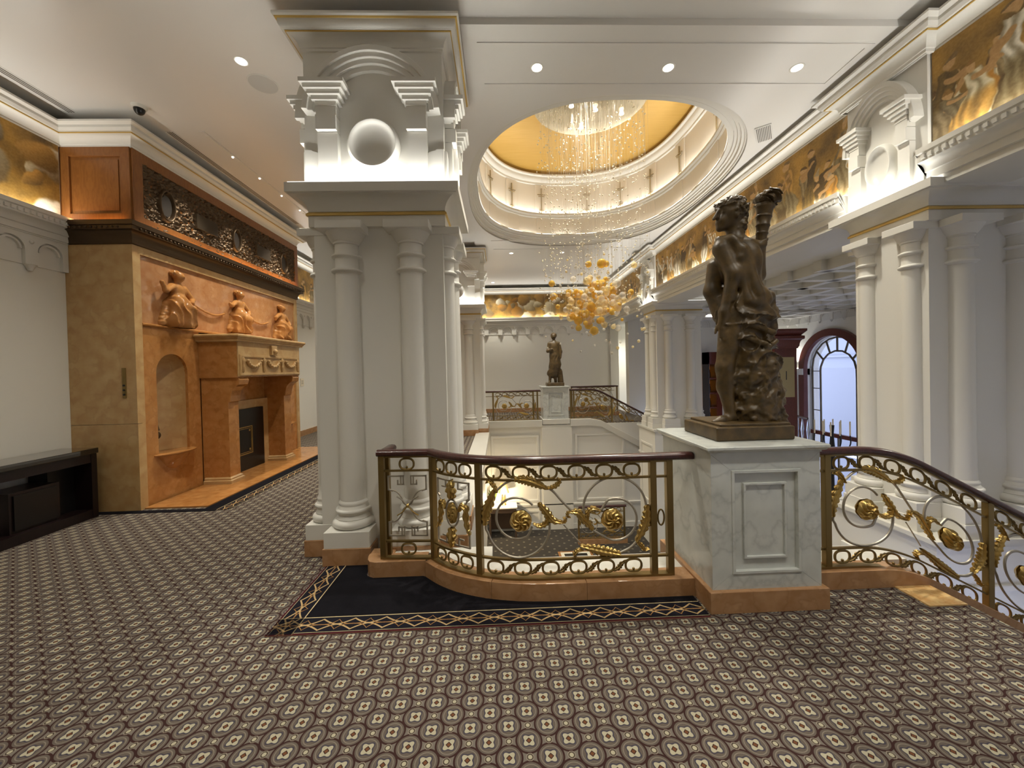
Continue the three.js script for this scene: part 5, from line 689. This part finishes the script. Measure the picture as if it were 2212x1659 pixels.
// ---------- chandelier ----------
{
  const CX = 1.66, CZ = -6.65, C = thing('chandelier', 'cascade chandelier of amber and clear glass balls hanging under the oval dome', 'chandelier', [CX, DOME, CZ]);
  mesh('ceiling_disc', [new THREE.CylinderGeometry(1.0, 1.0, 0.05, 56).translate(0, -0.026, 0)], mirrorDisc, C, { label: 'silvery mirrored ceiling disc' });
  const spots = [[-0.6, 0.35], [-0.3, -0.1], [0.15, -0.2], [0.65, -0.3], [-0.15, 0.3], [0.45, 0.3], [-0.45, 0.7], [0.2, 0.75], [0.0, -0.7]];
  const disc = C.children[0]; for (const [x, z] of spots) mesh('spot_lamp', [new THREE.CylinderGeometry(0.028, 0.045, 0.05, 16).translate(x, -0.075, z)], lampGlow, disc, { label: 'small glowing spot lamp' });
  for (const i of [1, 4, 5]) spotLight([CX + spots[i][0], DOME - 0.12, CZ + spots[i][1]], [CX, 2.6, CZ], WARM, 45, 0.7, 0.6);
  seed = 4242; const gauss = () => (rnd() + rnd() + rnd() + rnd() - 2) * 0.87;
  const amber = MP({ color: new THREE.Color().setRGB(0.96, 0.72, 0.17), roughness: 0.05, transmission: 0.5, thickness: 0, ior: 1.5 }), honey = MP({ color: new THREE.Color().setRGB(1.0, 0.89, 0.6), roughness: 0.04, transmission: 0.6, thickness: 0 }), clear = MP({ color: new THREE.Color().setRGB(1.0, 0.97, 0.9), roughness: 0.03, transmission: 0.7, thickness: 0 });
  const mats = [amber, honey, clear], geos = [0.075, 0.055, 0.04, 0.028, 0.02].map(r => uvPlanar(bare(new THREE.SphereGeometry(r, 20, 14)))), R = [0.075, 0.055, 0.04, 0.028, 0.02], wires = [], put = (x, y, z, gi, mi) => { const m = mesh('glass_ball', geos[gi], mats[mi], C, { planar: false }); m.position.set(x, y - DOME, z); if (rnd() < 0.5) wires.push([x, z, y + R[gi]]); };
  const big = [[-0.03, 2.22, 0.1, 0, 0], [-0.3, 2.4, 0.1, 0, 0], [-0.13, 3.33, 0.2, 1, 0], [0.2, 3.36, 0.1, 1, 0], [0.72, 3.36, 0, 1, 1], [-0.1, 2.62, 0.2, 0, 0], [0.02, 2.95, 0.25, 0, 0], [0.12, 3.02, 0.1, 0, 0], [0.3, 2.8, 0.1, 0, 0], [-0.35, 2.85, 0.1, 1, 0], [0.05, 2.7, 0.3, 0, 0], [0.15, 2.55, 0.1, 1, 1], [-0.2, 2.5, 0.2, 0, 0]]; for (const b of big) put(b[0], b[1], b[2], b[3], b[4]);
  for (let i = 0; i < 170; i++) { const x = gauss() * 0.5, z = gauss() * 0.5, y = 2.72 + gauss() * 0.4; put(x, y, z, [0, 1, 1, 2, 2, 3][Math.floor(rnd() * 6)], [0, 0, 1, 1, 2][Math.floor(rnd() * 5)]); }
  for (let i = 0; i < 115; i++) { const a = rnd() * Math.PI * 2, q = Math.sqrt(rnd()) * 0.92; put(Math.cos(a) * q, mix(1.85, 3.6, rnd()), Math.sin(a) * q, rnd() < 0.25 ? 3 : 4, [1, 2, 2][Math.floor(rnd() * 3)]); }
  const n = 1000, bead = bare(new THREE.SphereGeometry(0.0125, 8, 6)), B = new THREE.InstancedMesh(bead, MP({ color: new THREE.Color().setRGB(0.95, 0.88, 0.72), roughness: 0.08, transmission: 0.25, thickness: 0 }), n), m4 = new THREE.Matrix4();
  for (let i = 0; i < n; i++) { const a = rnd() * Math.PI * 2, q = Math.sqrt(rnd()) * 0.95, y = mix(2.6, DOME - 0.35, Math.pow(rnd(), 0.8)), x = Math.cos(a) * q, z = Math.sin(a) * q; m4.makeTranslation(x, y - DOME, z); B.setMatrixAt(i, m4); if (i % 7 === 0) wires.push([x, z, y]); }
  B.name = 'glass_beads'; B.userData = { kind: 'stuff', label: 'many tiny clear glass beads on wires' }; C.add(B);
  mesh('wires', wires.map(([x, z, y]) => new THREE.CylinderGeometry(0.0011, 0.0011, DOME - y, 3, 1, true).translate(x, (y - DOME) / 2 - 0.02, z)), M({ color: 0xd8d0c0, roughness: 0.3, metalness: 0.6 }), C, { kind: 'stuff', label: 'fine hanging wires' });
  // cove lighting of the dome: strips on the drum ledge
  const P = oval(0.02, 16); mesh('led_strip', [ringMoulding([[0.045, 5.252], [0.045, 5.256], [0.01, 5.257], [0.01, 5.252]])], ledGlow, drum, { label: 'hidden glowing light strip' });
  mesh('led_strip', [ringMoulding([[1.24, BAY + 0.167], [1.24, BAY + 0.171], [1.06, BAY + 0.172], [1.06, BAY + 0.167]], true)], ledGlow, drum, { label: 'hidden glowing light strip' });
  { const P1 = oval(0, 16, [mix(OS[0], OR[0], 1.14), mix(OS[1], OR[1], 1.14)]); for (let i = 0; i < 16; i++) { const a = P1[i], b = P1[(i + 1) % 16], l = new THREE.RectAreaLight(LEDC, 16, Math.hypot(b[0] - a[0], b[1] - a[1]) * 0.95, 0.03); l.position.set((a[0] + b[0]) / 2, BAY + 0.18, (a[1] + b[1]) / 2); l.rotation.set(Math.PI / 2, 0, Math.atan2(b[1] - a[1], b[0] - a[0]), 'XYZ'); scene.add(l); } }
  for (let i = 0; i < 16; i++) { const a = P[i], b = P[(i + 1) % 16], mx = (a[0] + b[0]) / 2, mz2 = (a[1] + b[1]) / 2, L = Math.hypot(b[0] - a[0], b[1] - a[1]); const l = new THREE.RectAreaLight(LEDC, 45, L * 0.95, 0.04); l.position.set(mx, 5.27, mz2); l.rotation.set(Math.PI / 2, 0, Math.atan2(b[1] - a[1], b[0] - a[0]), 'XYZ'); scene.add(l); }
}
// ---------- lobby room on the right, storey below ----------
{
  const WX = 10.0, WZ = [-11.25, -6.4], r = 0.98, yi = 1.4; // arched windows in the wall x = 10
  const g = poly([[3.2, LOW], [-16.2, LOW], [-16.2, 4.9], [3.2, 4.9]].map(p => [-p[0], p[1]]), 0.4, 0, WZ.map(wz => [[-(wz + r), LOW + 0.3], [-(wz + r), yi], ...arc(-wz, yi, r, Math.PI, 0, 24), [-(wz - r), LOW + 0.3]])).rotateY(Math.PI / 2).translate(WX, 0, 0);
  const W = struct('wall_lobby', [g], wallPaint, 'pale lobby wall with the tall arched window');
  struct('wall_lobby_end', [span(4.4, WX + 0.4, LOW, 4.9, -13.0, -13.3)], wallPaint, 'pale lobby end wall behind the tall clock');
  WZ.forEach((wz, n) => {
  const win = struct('window_' + (n + 1), [poly([...arc(0, yi, r + 0.2, 0, Math.PI, 28), [-(r + 0.2), LOW + 0.3], [-r, LOW + 0.3], ...arc(0, yi, r, Math.PI, 0, 28), [r, LOW + 0.3], [r + 0.2, LOW + 0.3]], 0.12, 0.01).rotateY(-Math.PI / 2).translate(WX + 0.01, 0, wz)], redWood, n ? 'arched lobby window hidden behind the podium pillar' : 'tall arched window with dark red wooden surround');
  const bar = (pts) => tube(pts.map(p => [WX + 0.15, p[1], wz + p[0]]), 0.028, 40, 6), b2 = M({ color: 0x6a604e, roughness: 0.4, metalness: 0.6 });
  mesh('mullion', [bar([[-0.62, LOW + 0.3], [-0.62, 0], [-0.62, yi - 0.1], ...arc(0, yi - 0.1, 0.62, Math.PI, 0, 16), [0.62, 0], [0.62, LOW + 0.3]])], b2, win); mesh('mullion', [bar([[-0.93, LOW + 0.3], [-0.93, yi], ...arc(0, yi, 0.93, Math.PI, 0, 16), [0.93, yi], [0.93, LOW + 0.3]])], b2, win);
  for (const y of [0.05, 0.75, 1.3]) for (const s of [-1, 1]) mesh('glazing_bar', [span(WX + 0.13, WX + 0.17, y - 0.012, y + 0.012, wz + s * 0.62, wz + s * 0.93)], b2, win); mesh('transom', [span(WX + 0.1, WX + 0.2, -0.72, -0.6, wz - r, wz + r)], redWood, win); for (const a of [35, 65, 90, 115, 145]) mesh('glazing_bar', [bar([[0.6 * Math.cos(rad(a)), yi - 0.1 + 0.6 * Math.sin(rad(a))], [0.93 * Math.cos(rad(a)), yi + 0.93 * Math.sin(rad(a))]])], b2, win); mesh('mullion', [span(WX + 0.13, WX + 0.17, LOW + 0.3, -0.6, wz - 0.02, wz + 0.02)], b2, win);
  mesh('pane', [span(WX + 0.148, WX + 0.152, LOW + 0.3, yi, wz - r, wz + r)], paneGlass, win);
  for (const s of [-1, 1]) mesh('impost', [span(WX - 0.14, WX + 0.1, yi - 0.22, yi - 0.02, wz + s * r, wz + s * (r + 0.5))], white, win);
  });
  const wz = WZ[0];
  struct('wall_outside', [span(17, 17.5, LOW, 9, -2, -22), span(16.8, 17, 3.2, 3.5, -2, -22), span(16.9, 17, 1.8, 1.9, -2, -22)], M({ color: new THREE.Color().setRGB(0.3, 0.31, 0.33), roughness: 0.9 }), 'pale building across the street seen through the window'); struct('floor', [span(12.5, 17, LOW - 0.3, LOW - 0.1, -2, -22)], M({ color: 0x99999c, roughness: 0.9 }), 'grey street outside the window');
  spotLight([WX - 0.25, 1.5, wz - r - 0.35], [WX - 0.05, 3.2, wz - r - 0.4], LEDC, 5, 1.1, 0.8);
  const sc = thing('wall_uplight', 'small glowing uplight on the impost ledge beside the arched window', 'uplight', [WX - 0.1, yi - 0.02, wz - r - 0.3]); mesh('lamp', [box(0.1, 0.03, 0.16, 0, 0.015, 0)], lampGlow, sc); 
  // arcade band of the lobby
  for (const [a, b, p] of [[[WX, -13.0], [WX, -6.0], 0.42], [[6.0, -13.0], [WX, -13.0], 0.6]]) { const z = p === 0.6; arcade(a, b, p, z ? 'on the lobby end wall' : 'on the lobby window wall'); }
  ['near the podium pillar', 'in the middle of the coffers', 'near the arched window', 'near the lit shelf', 'behind the lobby end wall'].forEach((t, i) => downlight([6.5, 6.9, 8.4, 6.6, 5.0][i], [-3.3, -7.45, -9.6, -11.8, -14.8][i], RC, 'added lobby downlight in the coffered ceiling ' + t, 38, 1.25));  // downlights added to brighten the lobby and the space past its end wall
  // tall case clock
  const c = thing('longcase_clock', 'tall dark red wooden clock with cream dial panel in the lobby', 'clock', [8.2, LOW, -11.0]); const ch = 5.55; mesh('case', [span(-0.32, 0.32, 0.3, ch - 0.5, -0.22, 0.22)], redWood, c); mesh('plinth', [span(-0.38, 0.38, 0, 0.32, -0.27, 0.27)], redWood, c); mesh('cornice', [moulding([[0, ch - 0.55], [0.02, ch - 0.5], ...cove(0.03, ch - 0.48, 0.1, ch - 0.3, 1, 5), [0.12, ch - 0.28], [0.12, ch - 0.2], [0.06, ch - 0.18], [0.16, ch - 0.06], [0.16, ch], [-0.3, ch]], rect(-0.34, 0.34, 0.24, -0.24), true)], redWood, c); mesh('dial_panel', [span(-0.24, 0.24, 3.6, 4.75, 0.22, 0.235)], M({ color: 0xb9a878, roughness: 0.6 }), c); mesh('hand', [span(-0.01, 0.01, 4.1, 4.35, 0.236, 0.24)], black, c.children[c.children.length - 1]);
  // lit shelf unit
  const s = thing('lit_shelf', 'narrow dark shelf unit with glowing amber back lights in the lobby', 'shelf', [7.05, LOW, -12.7]); mesh('side', [span(-0.16, -0.13, 0, 5.0, -0.2, 0.2)], blackWood, s); mesh('side', [span(0.1, 0.28, 0, 5.0, -0.2, 0.2)], redWood, s); mesh('top', [span(-0.16, 0.28, 4.6, 5.0, -0.2, 0.2)], redWood, s); for (let i = 0; i < 6; i++) { mesh('shelf_board', [span(-0.13, 0.1, 1.7 + i * 0.48, 1.74 + i * 0.48, -0.2, 0.2)], redWood, s); mesh('back_light', [span(-0.12, 0.09, 1.78 + i * 0.48, 2.12 + i * 0.48, -0.2, -0.19)], M({ color: 0x3a1a05, emissive: new THREE.Color().setRGB(1, 0.42, 0.06), emissiveIntensity: 0.55 }), s); mesh('bottle', [lathe([[0, 0], [0.04, 0], [0.04, 0.16], [0.015, 0.22], [0.015, 0.28], [0, 0.28]], 10).translate(-0.02, 1.74 + i * 0.48, 0)], M({ color: 0x6a4318, roughness: 0.2 }), s); }
  // candelabrum
  const k = thing('candelabrum', 'dark branched candelabrum with white candles in front of the arched window', 'candelabrum', [7.25, LOW, -8.2]); mesh('stem', [lathe([[0, 0], [0.25, 0], [0.22, 0.05], [0.05, 0.12], [0.03, 0.5], [0.05, 1.2], [0.03, 2.2], [0.06, 2.6], [0.03, 3.0], [0.045, 3.2], [0, 3.2]], 16)], iron, k); for (let i = 0; i < 8; i++) { const a = i / 8 * Math.PI * 2, q = i % 2 ? 0.3 : 0.2; mesh('arm', [tube([[0, 2.7, 0], [Math.cos(a) * q * 0.6, 2.62, Math.sin(a) * q * 0.6], [Math.cos(a) * q, 2.8, Math.sin(a) * q], [Math.cos(a) * q, 3.0, Math.sin(a) * q]], 0.012, 20, 6)], iron, k); mesh('candle', [new THREE.CylinderGeometry(0.014, 0.014, 0.3, 8).translate(Math.cos(a) * q, 3.15, Math.sin(a) * q)], frosted, k); }
  // glittering balustrade of the lobby gallery
  const bal = thing('lobby_balustrade', 'curved silvery balustrade with dark rail beyond the near statue', 'railing', [9.25, LOW, -11.2]); mesh('rail', [tube([[-0.5, 3.0, -0.7], [-0.2, 2.95, -0.5], [0.0, 2.88, -0.1]], 0.04, 24, 8)], darkWood, bal); for (let i = 0; i < 9; i++) { const t = i / 8, x = mix(-0.5, 0.0, t), z = mix(-0.7, -0.1, t * t), y = mix(3.0, 2.88, t); mesh('baluster', [lathe([[0.0, 0], [0.05, 0], [0.03, 0.25], [0.055, 0.5], [0.02, 0.8], [0.02, y - 2.05], [0, y - 2.05]], 10).translate(x, 2.05, z)], M({ color: 0xc8ccd4, roughness: 0.15, metalness: 0.8 }), bal); } mesh('gallery_base', [span(-0.6, 0.1, 0, 2.05, -0.9, 0.0)], white, bal);
}
{ // storey below
  const t = thing('side_table', 'pale topped wooden side table on the lower storey', 'table', [-0.02, LOW, -10.6]); mesh('table_top', [rbox(0.8, 0.04, 0.45, 0.006, 0, 0.82, 0)], copingMarble, t); const tw = M({ color: 0x5a4636, roughness: 0.4 }); mesh('apron', [span(-0.37, 0.37, 0.68, 0.8, -0.2, 0.2)], tw, t); for (const x of [-0.35, 0.35]) for (const z of [-0.18, 0.18]) mesh('leg', [span(x - 0.025, x + 0.025, 0, 0.7, z - 0.025, z + 0.025)], tw, t); mesh('panel', [span(-0.34, 0.34, 0.1, 0.68, -0.19, -0.17)], tw, t);
  const l = thing('table_lamp', 'lit table lamp with yellow shade on the lower side table', 'lamp', [0.02, LOW + 0.84, -10.62]); mesh('base', [lathe([[0, 0], [0.07, 0], [0.06, 0.03], [0.02, 0.06], [0.045, 0.15], [0.02, 0.28], [0.012, 0.38], [0, 0.38]], 18)], brass, l); mesh('shade', [lathe([[0.15, 0.34], [0.09, 0.58], [0.088, 0.58], [0.148, 0.34]], 24)], M({ color: 0xf2d48a, emissive: new THREE.Color().setRGB(1, 0.72, 0.28), emissiveIntensity: 0.9 }), l); const pl = new THREE.PointLight(new THREE.Color().setRGB(1, 0.8, 0.5), 5, 0, 2); pl.position.set(0.02, LOW + 0.84 + 0.3, -10.35); pl.castShadow = true; scene.add(pl);
  const pr = thing('planter', 'small leafy plant beside the lower table lamp', 'plant', [-0.28, LOW + 0.84, -10.6]); mesh('pot', [lathe([[0, 0], [0.06, 0], [0.08, 0.12], [0, 0.12]], 16)], copingMarble, pr); seed = 77; for (let i = 0; i < 14; i++) { const a = rnd() * 6.28, q = 0.05 + rnd() * 0.1; mesh('leaf', [leafGeo([[0, 0.1], [q * 0.5, 0.25], [q, 0.32 + rnd() * 0.12]], 0.05, 0.004, 1).rotateY(a)], M({ color: 0x5c6b2c, roughness: 0.6 }), pr); }
  const m = thing('door_mat', 'cream and black bordered mat on the lower carpet', 'mat', [1.75, LOW, -9.15]); mesh('edge', [span(-0.42, 0.42, 0, 0.012, -0.35, 0.35)], M({ color: 0x9a6a3a, roughness: 0.9 }), m); mesh('border', [span(-0.36, 0.36, 0.012, 0.014, -0.3, 0.3)], M({ color: 0xd8d2c0, roughness: 0.9 }), m); mesh('centre', [span(-0.28, 0.28, 0.014, 0.016, -0.22, 0.22)], iron, m);
  const b = thing('lower_railing', 'short dark scrollwork railing on the lower storey', 'railing', [2.55, LOW, -9.9]); const P = new Path2([[-0.6, 0], [0.65, 0]], 1, true); scrollPanel(b, P, 0.0, 1.2, flat0, 0, 0); for (const s of [0, 1.2]) post(b, P, s, flat0, 0, 0); handrail(b, P, 0, 1.25, flat0, 0, 0); mesh('shoe', [span(-0.62, 0.66, 0, 0.13, -0.06, 0.06)], tanMarble, b);
  const w = thing('wall_sign', 'small white notice on the stairwell wall below the far balcony', 'sign', [2.72, -1.55, -10.9]); mesh('plate', [rbox(0.16, 0.1, 0.01, 0.002, 0, 0.05, 0.007)], frosted, w);
}
renderer.render(scene, camera);
